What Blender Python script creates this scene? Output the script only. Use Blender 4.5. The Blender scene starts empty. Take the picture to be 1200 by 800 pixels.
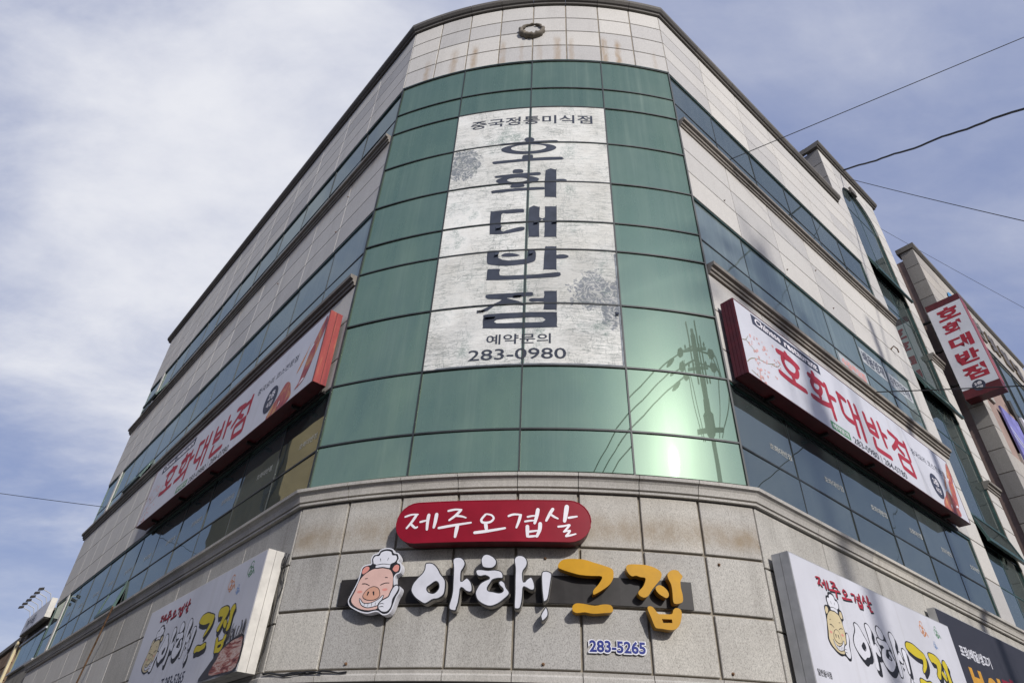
import bpy, bmesh, math, random
from math import sin, cos, tan, pi, radians, sqrt, atan2
from mathutils import Vector, Matrix
from mathutils.geometry import tessellate_polygon
import numpy as np
random.seed(7)
scene = bpy.context.scene
COL = scene.collection

# ------------------------------------------------------------------ camera
F_PX, PITCH, ROLL = 771.967, radians(37.1572), radians(2.6091)
cam_d = bpy.data.cameras.new('camera'); cam = bpy.data.objects.new('camera', cam_d); COL.objects.link(cam)
cam_d.sensor_width = 36.0; cam_d.sensor_fit = 'HORIZONTAL'; cam_d.lens = F_PX / 1200 * 36
cam_d.clip_start = 0.05; cam_d.clip_end = 4000
r0 = Vector((1, 0, 0)); u0 = Vector((0, -sin(PITCH), cos(PITCH))); fw = Vector((0, cos(PITCH), sin(PITCH)))
rx = r0 * cos(ROLL) + u0 * sin(ROLL); ux = -r0 * sin(ROLL) + u0 * cos(ROLL)
cam.matrix_world = Matrix(((rx.x, ux.x, -fw.x, 0), (rx.y, ux.y, -fw.y, 0), (rx.z, ux.z, -fw.z, 1.6), (0, 0, 0, 1)))
scene.camera = cam
scene.view_settings.view_transform = 'Standard'; scene.view_settings.look = 'None'
scene.view_settings.exposure = -0.12; scene.view_settings.gamma = 1.0

# ------------------------------------------------------------------ sun and sky
SUN_EL, SUN_AZ = radians(26.6), radians(-63.5)          # azimuth counted from +x
sun_dir = Vector((cos(SUN_EL) * cos(SUN_AZ), cos(SUN_EL) * sin(SUN_AZ), sin(SUN_EL)))
sd = bpy.data.lights.new('sun', 'SUN'); sd.energy = 3.65; sd.angle = radians(1.8); sd.color = (1.0, 0.965, 0.92)
so = bpy.data.objects.new('sun', sd); COL.objects.link(so); so.location = sun_dir * 60
so.rotation_euler = sun_dir.to_track_quat('Z', 'Y').to_euler()
world = bpy.data.worlds.new('World'); scene.world = world; world.use_nodes = True
def sky_world():
    nt = world.node_tree; N = nt.nodes; L = nt.links; N.clear()
    out = N.new('ShaderNodeOutputWorld'); bg = N.new('ShaderNodeBackground'); L.new(bg.outputs[0], out.inputs[0])
    bg.inputs[1].default_value = 0.1
    sky = N.new('ShaderNodeTexSky'); sky.sky_type = 'NISHITA'; sky.sun_disc = False
    sky.sun_elevation = SUN_EL; sky.sun_rotation = atan2(sun_dir.x, sun_dir.y)
    sky.air_density = 1.0; sky.dust_density = 1.6; sky.ozone_density = 1.0
    tc = N.new('ShaderNodeTexCoord'); sep = N.new('ShaderNodeSeparateXYZ'); L.new(tc.outputs['Generated'], sep.inputs[0])
    def M(op, a, b=None, clamp=False):
        m = N.new('ShaderNodeMath'); m.operation = op; m.use_clamp = clamp
        for i, v in enumerate((a, b)):
            if v is None: continue
            if isinstance(v, (int, float)): m.inputs[i].default_value = v
            else: L.new(v, m.inputs[i])
        return m.outputs[0]
    den = M('ADD', M('MAXIMUM', sep.outputs[2], 0.0), 0.25)
    cx = M('DIVIDE', sep.outputs[0], den); cy = M('DIVIDE', sep.outputs[1], den)
    comb = N.new('ShaderNodeCombineXYZ'); L.new(cx, comb.inputs[0]); L.new(cy, comb.inputs[1])
    def noise(scale, detail, rough, dist, off):
        mp = N.new('ShaderNodeMapping'); mp.inputs['Location'].default_value = off; mp.inputs['Rotation'].default_value = (0, 0, radians(35)); mp.inputs['Scale'].default_value = (1, 1.7, 1)
        L.new(comb.outputs[0], mp.inputs[0])
        n = N.new('ShaderNodeTexNoise'); n.inputs['Scale'].default_value = scale; n.inputs['Detail'].default_value = detail
        n.inputs['Roughness'].default_value = rough; n.inputs['Distortion'].default_value = dist
        L.new(mp.outputs[0], n.inputs['Vector']); return n.outputs['Fac']
    n1 = noise(0.9, 7, 0.55, 0.5, (9.4, 3.3, 0)); n2 = noise(2.6, 8, 0.6, 0.3, (11.4, 4.3, 0))
    # the cloud bank stands to the left of the building, thinning out to the right
    vec = N.new('ShaderNodeVectorMath'); vec.operation = 'DOT_PRODUCT'; L.new(tc.outputs['Generated'], vec.inputs[0])
    vec.inputs[1].default_value = CLOUD_DIR
    bank = N.new('ShaderNodeMapRange'); bank.interpolation_type = 'SMOOTHSTEP'; L.new(M('ADD', vec.outputs['Value'], M('ADD', M('MULTIPLY', M('SUBTRACT', n1, 0.5), 0.16), M('MULTIPLY', M('SUBTRACT', n2, 0.5), 0.07))), bank.inputs[0])
    bank.inputs[1].default_value = 0.86; bank.inputs[2].default_value = 1.01; bank.inputs[3].default_value = 0.0; bank.inputs[4].default_value = 0.47
    n3 = noise(7.5, 6, 0.62, 0.6, (5.3, 2.2, 0))
    c = M('ADD', M('ADD', M('MULTIPLY', M('SUBTRACT', n1, 0.5), 0.85), M('MULTIPLY', M('SUBTRACT', n2, 0.5), 0.36)), M('ADD', M('MULTIPLY', M('SUBTRACT', n3, 0.5), 0.12), 0.50))
    c = M('ADD', c, bank.outputs[0])
    rmp = N.new('ShaderNodeMapRange'); rmp.interpolation_type = 'SMOOTHSTEP'; L.new(c, rmp.inputs[0])
    rmp.inputs[1].default_value = 0.36; rmp.inputs[2].default_value = 1.12; rmp.inputs[3].default_value = 0.0; rmp.inputs[4].default_value = 1.0
    # thin cloud in front of the sun scatters forward: brighter towards it
    vs = N.new('ShaderNodeVectorMath'); vs.operation = 'DOT_PRODUCT'; L.new(tc.outputs['Generated'], vs.inputs[0]); vs.inputs[1].default_value = sun_dir
    glow = M('POWER', M('MAXIMUM', vs.outputs['Value'], 0.0), 22.0)
    glow2 = M('ADD', 1.0, M('MULTIPLY', glow, 1.45))
    cc = N.new('ShaderNodeMix'); cc.data_type = 'RGBA'; cc.blend_type = 'MULTIPLY'; cc.inputs[0].default_value = 1.0
    cc.inputs[6].default_value = (9.3, 9.4, 9.9, 1)
    cmb = N.new('ShaderNodeCombineXYZ')
    for i in range(3): L.new(glow2, cmb.inputs[i])
    L.new(cmb.outputs[0], cc.inputs[7])
    veil = N.new('ShaderNodeMix'); veil.data_type = 'RGBA'; veil.inputs[0].default_value = 0.75
    hs = N.new('ShaderNodeHueSaturation'); hs.inputs['Saturation'].default_value = 0.9; hs.inputs['Value'].default_value = SKY_GAIN; L.new(sky.outputs[0], hs.inputs['Color'])
    L.new(hs.outputs[0], veil.inputs[6]); veil.inputs[7].default_value = (3.05, 3.8, 6.6, 1)
    mx = N.new('ShaderNodeMix'); mx.data_type = 'RGBA'; vg = N.new('ShaderNodeMix'); vg.data_type = 'RGBA'; vg.blend_type = 'MULTIPLY'; vg.inputs[0].default_value = 1.0; L.new(veil.outputs[2], vg.inputs[6]); L.new(cmb.outputs[0], vg.inputs[7]); L.new(rmp.outputs[0], mx.inputs[0]); L.new(vg.outputs[2], mx.inputs[6]); L.new(cc.outputs[2], mx.inputs[7])
    L.new(mx.outputs[2], bg.inputs[0])
SKY_GAIN = 1.0
def pix_ray(px, py):
    return (rx * ((px - 600) / F_PX) - ux * ((py - 400) / F_PX) + fw).normalized()
CLOUD_DIR = pix_ray(285, 225)
sky_world()

# ------------------------------------------------------------------ wall frames
A2 = Vector((-2.44918, 7.66233)); B2 = Vector((2.83261, 7.04)); SAG = 0.428576
TL, TR = radians(129.95), radians(39.25)
chord = (B2 - A2).length; RAD = (chord * chord / 4 + SAG * SAG) / (2 * SAG)
dd = (B2 - A2) / chord; nn = Vector((dd.y, -dd.x))
if nn.y > 0: nn = -nn
CEN = (A2 + B2) / 2 + nn * (SAG - RAD); HALF = math.asin(chord / 2 / RAD); U0 = RAD * HALF
ZS = [13.6908, 12.7717, 12.1648, 11.1238, 10.0881, 9.1571, 8.5561, 7.5154, 6.4758, 5.5472, 4.9915]
XR = Vector((cos(TR), sin(TR))); NR = Vector((XR.y, -XR.x))
XL = -Vector((cos(TL), sin(TL))); NL = Vector((XL.y, -XL.x))
MIT_L = tan(radians(12.51)); MIT_R = tan(radians(13.83))
def rot(X, n): return Matrix(((X.x, -n.x, 0, 0), (X.y, -n.y, 0, 0), (0, 0, 1, 0), (0, 0, 0, 1)))
def fr(side, v):
    """origin (2D), viewer-right direction and outward normal at position v of a wall; L and R are straight, C is the curved bay"""
    if side == 'R': return B2 + XR * v, XR, NR
    if side == 'L': return A2 + XL * v, XL, NL
    t = v / RAD; n = nn * cos(t) + dd * sin(t); return CEN + n * RAD, dd * cos(t) - nn * sin(t), n
def W(side, v, z, o=0.0):
    p, X, n = fr(side, v); p = p + n * o
    return Vector((p.x, p.y, z))

# ------------------------------------------------------------------ objects
def link(name, mesh, parent=None, mw=None, mats=()):
    o = bpy.data.objects.new(name, mesh); COL.objects.link(o)
    if mw is not None: o.matrix_world = mw
    if parent is not None:
        o.parent = parent; o.matrix_parent_inverse = ROOTM[parent.name].inverted()
    ROOTM[o.name] = Matrix(mw) if mw is not None else Matrix()
    return o
ROOTM = {}
def thing(name, loc, label, cat, group=None):
    o = bpy.data.objects.new(name, None); COL.objects.link(o); o.location = loc; o.empty_display_size = 0.3
    ROOTM[o.name] = Matrix.Translation(Vector(loc)); tag(o, label, cat, group); return o
def tag(o, label, cat, group=None):
    o['label'] = label; o['category'] = cat
    if group: o['group'] = group
    return o
class MB:
    """collects geometry in world coordinates and links it as one mesh object"""
    def __init__(s): s.v = []; s.f = []; s.m = []
    def add(s, vs, fs, mi=0):
        b = len(s.v); s.v += [tuple(x) for x in vs]; s.f += [tuple(b + i for i in f) for f in fs]; s.m += [mi] * len(fs)
    def box(s, side, v0, v1, z0, z1, o0, o1, nseg=1, mi=0):
        vs = []; fs = []
        for i in range(nseg + 1):
            v = v0 + (v1 - v0) * i / nseg
            vs += [W(side, v, z0, o0), W(side, v, z0, o1), W(side, v, z1, o1), W(side, v, z1, o0)]
        for i in range(nseg):
            a, b = 4 * i, 4 * i + 4
            for k in range(4): fs.append((a + k, b + k, b + (k + 1) % 4, a + (k + 1) % 4))
        fs.append((0, 1, 2, 3)[::-1]); e = 4 * nseg; fs.append((e, e + 1, e + 2, e + 3)); s.add(vs, fs, mi)
    def hexa(s, c, X, Y, Z, mi=0):
        c, X, Y, Z = map(Vector, (c, X, Y, Z))
        vs = [c + X * i + Y * j + Z * k for i in (-1, 1) for j in (-1, 1) for k in (-1, 1)]
        s.add(vs, [(0, 1, 3, 2), (4, 6, 7, 5), (0, 4, 5, 1), (2, 3, 7, 6), (0, 2, 6, 4), (1, 5, 7, 3)], mi)
    def tube(s, pts, r, n=6, mi=0, rads=None):
        pts = [Vector(p) for p in pts]; vs = []; fs = []
        for i, p in enumerate(pts):
            t = (pts[min(i + 1, len(pts) - 1)] - pts[max(i - 1, 0)]).normalized()
            a = t.cross(Vector((0, 0, 1)))
            if a.length < 0.05: a = t.cross(Vector((1, 0, 0)))
            a.normalize(); b = t.cross(a); rr = rads[i] if rads else r
            vs += [p + a * rr * cos(2 * pi * k / n) + b * rr * sin(2 * pi * k / n) for k in range(n)]
        for i in range(len(pts) - 1):
            for k in range(n): fs.append((i * n + k, i * n + (k + 1) % n, (i + 1) * n + (k + 1) % n, (i + 1) * n + k))
        fs.append(tuple(range(n))[::-1]); e = (len(pts) - 1) * n; fs.append(tuple(range(e, e + n))); s.add(vs, fs, mi)
    def sweep(s, side, v0, v1, prof, m0=0.0, m1=0.0, nseg=1, mi=0):
        """prof: closed (off, z) outline; m0/m1: mitre tangents at the two ends (the end moves outwards with the offset)"""
        n = len(prof); vs = []; fs = []
        for i in range(nseg + 1):
            t = i / nseg
            for (o, z) in prof:
                a = v0 - o * m0; b = v1 + o * m1
                vs.append(W(side, a + (b - a) * t, z, o))
        for i in range(nseg):
            for k in range(n): fs.append((i * n + k, i * n + (k + 1) % n, (i + 1) * n + (k + 1) % n, (i + 1) * n + k))
        fs.append(tuple(range(n))[::-1]); fs.append(tuple(range(nseg * n, nseg * n + n))); s.add(vs, fs, mi)
    def build(s, name, mats, parent=None, smooth=False, recalc=True, kind=None):
        if not isinstance(mats, (list, tuple)): mats = [mats]
        vs = np.array(s.v, float); c = (vs.min(0) + vs.max(0)) / 2; vs = vs - c
        me = bpy.data.meshes.new(name); me.from_pydata(vs.tolist(), [], s.f); me.polygons.foreach_set('material_index', s.m)
        for m in mats: me.materials.append(m)
        if recalc:
            bm = bmesh.new(); bm.from_mesh(me); bmesh.ops.recalc_face_normals(bm, faces=bm.faces); bm.to_mesh(me); bm.free()
        if smooth: me.polygons.foreach_set('use_smooth', [True] * len(me.polygons))
        me.update(); o = link(name, me, parent, Matrix.Translation(Vector(c)))
        if kind: o['kind'] = kind
        return o
CACHE = {}
def piece_mesh(curved, w, h, o0, o1, ch, mat):
    key = (curved, round(w, 3), round(h, 3), o0, o1, ch, mat.name)
    if key in CACHE: return CACHE[key]
    n = 8 if curved else 1; ns = [-w / 2] + [-w / 2 + ch + (w - 2 * ch) * i / n for i in range(n + 1)] + [w / 2]
    def P(x, z, o):
        if curved:
            a = x / RAD; return ((RAD + o) * sin(a), RAD - (RAD + o) * cos(a), z)
        return (x, -o, z)
    vs = []; fs = []; m = len(ns)
    for z, o in ((0, o0), (0, o1 - ch), (ch, o1), (h - ch, o1), (h, o1 - ch), (h, o0)):
        for i, x in enumerate(ns):
            oo = o if (0 < i < m - 1 or o == o0) else o1 - ch
            zz = z
            vs.append(P(x, zz, oo))
    for r in range(5):
        for i in range(m - 1): fs.append((r * m + i, r * m + i + 1, (r + 1) * m + i + 1, (r + 1) * m + i))
    fs.append(tuple(r * m for r in range(5, -1, -1))); fs.append(tuple(r * m + m - 1 for r in range(6)))
    if curved:                                                          # the front gets vertices of its own, so that it shades as a true curve
        fs = [f for k, f in enumerate(fs) if not 2 * (m - 1) <= k < 3 * (m - 1)]; base = len(vs); nf = len(fs)
        vs += vs[2 * m:4 * m] + vs[2 * m + 1:3 * m - 1] + vs[3 * m + 1:4 * m - 1]; k2 = base + 2 * m; w2 = m - 2
        fs += [(base + i, base + i + 1, base + m + i + 1, base + m + i) for i in (0, m - 2)]; nf = len(fs); fs += [(k2 + i, k2 + i + 1, k2 + w2 + i + 1, k2 + w2 + i) for i in range(w2 - 1)]
    me = bpy.data.meshes.new('piece'); me.from_pydata(vs, [], fs); me.materials.append(mat)
    if curved: me.polygons.foreach_set('use_smooth', [i >= nf for i in range(len(fs))])
    me.update(); CACHE[key] = me
    return me
def piece(name, root, mat, side, v0, v1, z0, z1, o0, o1, ch=0.006, tilt=0.0):
    me = piece_mesh(side == 'C', v1 - v0, z1 - z0, o0, o1, ch, mat)
    p, X, n = fr(side, (v0 + v1) / 2)
    mw = Matrix.Translation((p.x, p.y, z0)) @ rot(X, n)
    if tilt: 
        mw = mw @ Matrix.Rotation(random.uniform(-tilt, tilt), 4, 'Z') @ Matrix.Translation((0, 0, (z1 - z0) / 2)) @ Matrix.Rotation(random.uniform(-tilt, tilt), 4, 'X') @ Matrix.Translation((0, 0, -(z1 - z0) / 2))
    return link(name, me, root, mw)

# ------------------------------------------------------------------ flat shapes and lettering
def smooth_loop(p, k=3):
    n = len(p); out = []
    for i in range(n):
        a, b, c, d = (np.array(p[(i + j) % n], float) for j in (-1, 0, 1, 2))
        for t in range(k):
            t = t / k
            out.append(tuple(0.5 * ((2 * b) + (c - a) * t + (2 * a - 5 * b + 4 * c - d) * t * t + (3 * b - a - 3 * c + d) * t ** 3)))
    return out
def inset(p, w):
    n = len(p); area = sum(p[i][0] * p[(i + 1) % n][1] - p[(i + 1) % n][0] * p[i][1] for i in range(n)); sg = 1 if area > 0 else -1
    out = []
    for i in range(n):
        a = np.array(p[i - 1], float); b = np.array(p[(i + 1) % n], float); t = b - a; l = np.hypot(*t) or 1
        out.append((p[i][0] - sg * t[1] / l * w, p[i][1] + sg * t[0] / l * w))
    return out
def poly_cap(mb, side, loops, o, ox=0, oz=0, mi=0):
    tri = tessellate_polygon([[Vector((x, z, 0)) for x, z in lp] for lp in loops])
    pts = [q for lp in loops for q in lp]
    if side == 'C' and max(p[0] for p in pts) - min(p[0] for p in pts) > 0.12:      # cut into strips that follow the curve
        bm = bmesh.new(); vv = [bm.verts.new((x, z, 0)) for x, z in pts]
        for t in tri:
            try: bm.faces.new([vv[i] for i in t])
            except ValueError: pass
        lo = min(p[0] for p in pts); hi = max(p[0] for p in pts); n = int((hi - lo) / 0.06) + 1
        for k in range(1, n):
            bmesh.ops.bisect_plane(bm, geom=bm.verts[:] + bm.edges[:] + bm.faces[:], dist=1e-6, plane_co=(lo + (hi - lo) * k / n, 0, 0), plane_no=(1, 0, 0))
        bm.verts.index_update(); mb.add([W(side, ox + v.co.x, oz + v.co.y, o) for v in bm.verts], [tuple(v.index for v in f.verts) for f in bm.faces], mi); bm.free(); return
    mb.add([W(side, ox + x, oz + z, o) for x, z in pts], tri, mi)
def poly_solid(mb, side, loops, o0, o1, ox=0, oz=0, mi=0, mside=None, cap=True):
    ms = mi if mside is None else mside
    for lp in loops:
        n = len(lp); vs = [W(side, ox + x, oz + z, o0) for x, z in lp] + [W(side, ox + x, oz + z, o1) for x, z in lp]
        mb.add(vs, [(i, (i + 1) % n, n + (i + 1) % n, n + i) for i in range(n)], ms)
    if cap: poly_cap(mb, side, loops, o1, ox, oz, mi)
def resample(p, step):
    out = [np.array(p[0], float)]
    for a, b in zip(p[:-1], p[1:]):
        a = np.array(a, float); b = np.array(b, float); k = max(1, int(np.hypot(*(b - a)) / step))
        out += [a + (b - a) * i / k for i in range(1, k + 1)]
    return out
def spline(p, k=5):
    if len(p) < 3: return p
    q = [p[0]] + list(p) + [p[-1]]; out = []
    for i in range(len(p) - 1):
        a, b, c, d = (np.array(q[i + j], float) for j in range(4))
        for t in range(k):
            t = t / k; out.append(tuple(0.5 * ((2 * b) + (c - a) * t + (2 * a - 5 * b + 4 * c - d) * t * t + (3 * b - a - 3 * c + d) * t ** 3)))
    out.append(tuple(p[-1])); return out
def stroke(mb, side, pts, w, o, ox=0, oz=0, mi=0, brush=0.0, sx=1.0, sz=1.0, round_end=True):
    """a ribbon of width w along pts with rounded (brush: tapering) ends"""
    p = resample(spline(pts), w * 0.8 if w > 0.02 else w * 1.2); p = [np.array(q) for q in p]; n = len(p); L = []; R = []
    for i in range(n):
        t = p[min(i + 1, n - 1)] - p[max(i - 1, 0)]; t = t / (np.hypot(*t) or 1); nr = np.array((-t[1], t[0])); f = i / (n - 1)
        ww = w / 2 * (1 - brush * abs(f - 0.25) ** 1.3)
        if i == 0 and round_end:
            c = p[0] - t * ww * 0.7; L.append(c + nr * ww * 0.45); R.append(c - nr * ww * 0.45)
        L.append(p[i] + nr * ww); R.append(p[i] - nr * ww)
        if i == n - 1 and round_end:
            c = p[-1] + t * ww * 0.7; L.append(c + nr * ww * 0.45); R.append(c - nr * ww * 0.45)
    m = len(L); vs = [W(side, ox + q[0] * sx, oz + q[1] * sz, o) for q in L] + [W(side, ox + q[0] * sx, oz + q[1] * sz, o) for q in R]
    mb.add(vs, [(i, m + i, m + i + 1, i + 1) for i in range(m - 1)], mi)
TXT = {}
def text_data(body, bold=0.0, res=3):
    key = (body, bold)
    if key in TXT: return TXT[key]
    c = bpy.data.curves.new('lettering', 'FONT'); c.body = body; c.offset = bold; c.resolution_u = res; c.align_x = 'LEFT'
    o = bpy.data.objects.new('lettering', c); COL.objects.link(o)
    dg = bpy.context.evaluated_depsgraph_get(); dg.update(); me = bpy.data.meshes.new_from_object(o.evaluated_get(dg))
    v = np.array([x.co[:2] for x in me.vertices]); f = [tuple(q.vertices) for q in me.polygons]
    bpy.data.objects.remove(o); bpy.data.curves.remove(c); bpy.data.meshes.remove(me)
    v = (v - v.min(0)) / (v.max(0) - v.min(0)); TXT[key] = (v, f); return TXT[key]
def text(mb, side, body, x0, z0, x1, z1, o, bold=0.02, mi=0, ox=0, oz=0, slant=0.0, rise=0.0, depth=0.0):
    v, f = text_data(body, bold)
    P = [(ox + x0 + a * (x1 - x0) + slant * b, oz + z0 + b * (z1 - z0) + rise * a) for a, b in v]
    mb.add([W(side, x, z, o) for x, z in P], f, mi)
    if depth:
        edges = {}
        for q in f:
            for i in range(len(q)):
                e = (q[i], q[(i + 1) % len(q)])
                k = tuple(sorted(e)); edges[k] = edges.get(k, 0) + 1
        for (a, b), n in edges.items():
            if n == 1:
                mb.add([W(side, *P[a], o), W(side, *P[b], o), W(side, *P[b], o - depth), W(side, *P[a], o - depth)], [(0, 1, 2, 3)], mi + 1)

# ------------------------------------------------------------------ materials
def nodes(name):
    m = bpy.data.materials.new(name); m.use_nodes = True; nt = m.node_tree; nt.nodes.clear()
    out = nt.nodes.new('ShaderNodeOutputMaterial'); return m, nt, nt.nodes, nt.links, out
def bsdf(N, L, out, **kw):
    b = N.new('ShaderNodeBsdfPrincipled'); L.new(b.outputs[0], out.inputs[0])
    for k, v in kw.items(): b.inputs[k.replace('_', ' ')].default_value = v
    return b
def ramp(N, L, src, stops):
    r = N.new('ShaderNodeValToRGB'); L.new(src, r.inputs[0]); e = r.color_ramp.elements
    while len(e) < len(stops): e.new(0.5)
    for x, (p, c) in zip(e, stops):
        x.position = p; x.color = (c, c, c, 1) if isinstance(c, (int, float)) else (*c, 1)
    return r.outputs[0]
def noise(N, L, vec, scale, detail=4, rough=0.55, sc=(1, 1, 1), dist=0.0):
    mp = N.new('ShaderNodeMapping'); mp.inputs['Scale'].default_value = sc; L.new(vec, mp.inputs[0])
    n = N.new('ShaderNodeTexNoise'); n.inputs['Scale'].default_value = scale; n.inputs['Detail'].default_value = detail
    n.inputs['Roughness'].default_value = rough; n.inputs['Distortion'].default_value = dist; L.new(mp.outputs[0], n.inputs['Vector']); return n.outputs['Fac']
def mix(N, L, fac, a, b, blend='MIX'):
    x = N.new('ShaderNodeMix'); x.data_type = 'RGBA'; x.blend_type = blend
    for i, v in ((0, fac), (6, a), (7, b)):
        if isinstance(v, (int, float)): x.inputs[i].default_value = v
        elif isinstance(v, tuple): x.inputs[i].default_value = (*v, 1) if len(v) == 3 else v
        else: L.new(v, x.inputs[i])
    return x.outputs[2]
def math_(N, L, op, a, b=0.0, clamp=False):
    m = N.new('ShaderNodeMath'); m.operation = op; m.use_clamp = clamp
    for i, v in enumerate((a, b)):
        if isinstance(v, (int, float)): m.inputs[i].default_value = v
        else: L.new(v, m.inputs[i])
    return m.outputs[0]
def zband(N, L, zs, z0, z1, a, b):
    r = N.new('ShaderNodeMapRange'); r.interpolation_type = 'SMOOTHSTEP'; L.new(zs, r.inputs[0])
    for i, v in ((1, z0), (2, z1), (3, a), (4, b)): r.inputs[i].default_value = v
    return r.outputs[0]
def plain(name, col, rough=0.5, metal=0.0, spec=0.5, var=0.06, scale=6.0, bump=0.0):
    m, nt, N, L, out = nodes(name); b = bsdf(N, L, out, Roughness=rough, Metallic=metal); b.inputs['Specular IOR Level'].default_value = spec
    g = N.new('ShaderNodeNewGeometry'); n = noise(N, L, g.outputs['Position'], scale, 6, 0.6)
    lo = tuple(c * (1 - 2.2 * var) for c in col); hi = tuple(min(1, c * (1 + 1.6 * var)) for c in col)
    L.new(ramp(N, L, n, [(0.28, lo), (0.72, hi)]), b.inputs['Base Color'])
    L.new(math_(N, L, 'ADD', rough - 0.06, math_(N, L, 'MULTIPLY', n, 0.14)), b.inputs['Roughness'])
    if bump:
        bp = N.new('ShaderNodeBump'); bp.inputs['Strength'].default_value = bump; bp.inputs['Distance'].default_value = 0.004
        n2 = noise(N, L, g.outputs['Position'], scale * 9, 3); L.new(n2, bp.inputs['Height']); L.new(bp.outputs[0], b.inputs['Normal'])
    return m
def stone(name, col, speck=0.5, stains=(), grime=0.25, rust=None, rough=0.75):
    """flamed granite: crystal speckle, per-slab tint, stains = [(z of the ledge above, length, strength)], rust = (z0, z1)"""
    m, nt, N, L, out = nodes(name); b = bsdf(N, L, out, Roughness=rough); b.inputs['Specular IOR Level'].default_value = 0.25
    g = N.new('ShaderNodeNewGeometry'); pos = g.outputs['Position']; oi = N.new('ShaderNodeObjectInfo')
    sep = N.new('ShaderNodeSeparateXYZ'); L.new(pos, sep.inputs[0]); z = sep.outputs[2]
    sp = noise(N, L, pos, 130, 3, 0.75, (1, 1, 0.5)); sp2 = noise(N, L, pos, 45, 3, 0.6, (1, 1, 0.5))
    d = tuple(c * (1 - speck) for c in col); h = tuple(min(0.9, c * (1 + 0.5 * speck)) for c in col)
    c1 = ramp(N, L, sp, [(0.36, d), (0.5, col), (0.66, h)])
    c1 = mix(N, L, 0.35, c1, ramp(N, L, sp2, [(0.35, tuple(c * 0.8 for c in col)), (0.65, tuple(min(0.9, c * 1.12) for c in col))]))
    tint = ramp(N, L, oi.outputs['Random'], [(0.0, (0.85, 0.85, 0.86)), (0.35, (0.98, 0.975, 0.965)), (0.7, (1.02, 1.01, 0.99)), (1.0, (1.10, 1.085, 1.05))])
    c1 = mix(N, L, 1.0, c1, tint, 'MULTIPLY')
    big = noise(N, L, pos, 1.1, 5, 0.6, (1, 1, 0.6)); streak = noise(N, L, pos, 5.0, 5, 0.65, (1, 1, 0.09))
    gm = math_(N, L, 'MULTIPLY', ramp(N, L, big, [(0.42, 0.0), (0.75, 1.0)]), grime)
    gm = math_(N, L, 'ADD', gm, math_(N, L, 'MULTIPLY', ramp(N, L, streak, [(0.52, 0.0), (0.78, 1.0)]), grime * 1.2), True)
    c1 = mix(N, L, gm, c1, (0.10, 0.088, 0.072))
    for (z0, ln, st, scol) in [s_ for s_ in stains if s_[2] < 0]:     # a wash of dirt left where water dries, lowest at z0
        bn = ramp(N, L, noise(N, L, pos, 3.2, 6, 0.7, (1, 1, 0.8)), [(0.26, 0.0), (0.72, 1.0)])
        k = math_(N, L, 'MULTIPLY', math_(N, L, 'MULTIPLY', zband(N, L, z, z0, z0 + ln * 0.35, 0.15, 1.0), zband(N, L, z, z0 + ln * 0.4, z0 + ln, 1.0, 0.0)), math_(N, L, 'MULTIPLY', bn, -st), True)
        c1 = mix(N, L, k, c1, scol)
    for (z0, ln, st, scol) in [s_ for s_ in stains if s_[2] > 0]:
        band = zband(N, L, z, z0 - ln, z0, 0.0, 1.0); cut = zband(N, L, z, z0, z0 + 0.02, 1.0, 0.0)
        bn = ramp(N, L, noise(N, L, pos, 2.6, 5, 0.65, (1, 1, 0.25)), [(0.3, 0.15), (0.7, 1.0)])
        k = math_(N, L, 'MULTIPLY', math_(N, L, 'MULTIPLY', band, cut), math_(N, L, 'MULTIPLY', bn, st), True)
        c1 = mix(N, L, k, c1, scol)
    if rust:
        # rust runs under the old fixings: soft vertical streaks at their places along the curve
        ax = math_(N, L, 'SUBTRACT', sep.outputs[0], CEN.x); ay = math_(N, L, 'SUBTRACT', sep.outputs[1], CEN.y)
        tx = math_(N, L, 'ADD', math_(N, L, 'MULTIPLY', ax, dd.x), math_(N, L, 'MULTIPLY', ay, dd.y)); ty = math_(N, L, 'ADD', math_(N, L, 'MULTIPLY', ax, nn.x), math_(N, L, 'MULTIPLY', ay, nn.y))
        u = math_(N, L, 'MULTIPLY', math_(N, L, 'ARCTAN2', tx, ty), RAD); wob = noise(N, L, pos, 7, 3, 0.6); u = math_(N, L, 'ADD', u, math_(N, L, 'MULTIPLY', math_(N, L, 'SUBTRACT', wob, 0.5), 0.10))
        tot = None
        for (uc, wd, zt, st) in rust:
            d = math_(N, L, 'DIVIDE', math_(N, L, 'SUBTRACT', u, uc), wd); gs = math_(N, L, 'MAXIMUM', math_(N, L, 'SUBTRACT', 1.0, math_(N, L, 'MULTIPLY', d, d)), 0.0)
            k = math_(N, L, 'MULTIPLY', math_(N, L, 'MULTIPLY', gs, zband(N, L, z, zt - 0.35, zt, 1.0, 0.0)), st); tot = k if tot is None else math_(N, L, 'ADD', tot, k)
        rn = ramp(N, L, noise(N, L, pos, 8, 5, 0.7, (1, 1, 0.35)), [(0.33, 0.25), (0.62, 1.0)])
        c1 = mix(N, L, math_(N, L, 'MULTIPLY', math_(N, L, 'MULTIPLY', tot, rn), 0.72, True), c1, (0.30, 0.19, 0.085))
    L.new(c1, b.inputs['Base Color'])
    bp = N.new('ShaderNodeBump'); bp.inputs['Strength'].default_value = 0.35; bp.inputs['Distance'].default_value = 0.003
    L.new(sp, bp.inputs['Height']); L.new(bp.outputs[0], b.inputs['Normal'])
    return m
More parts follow.
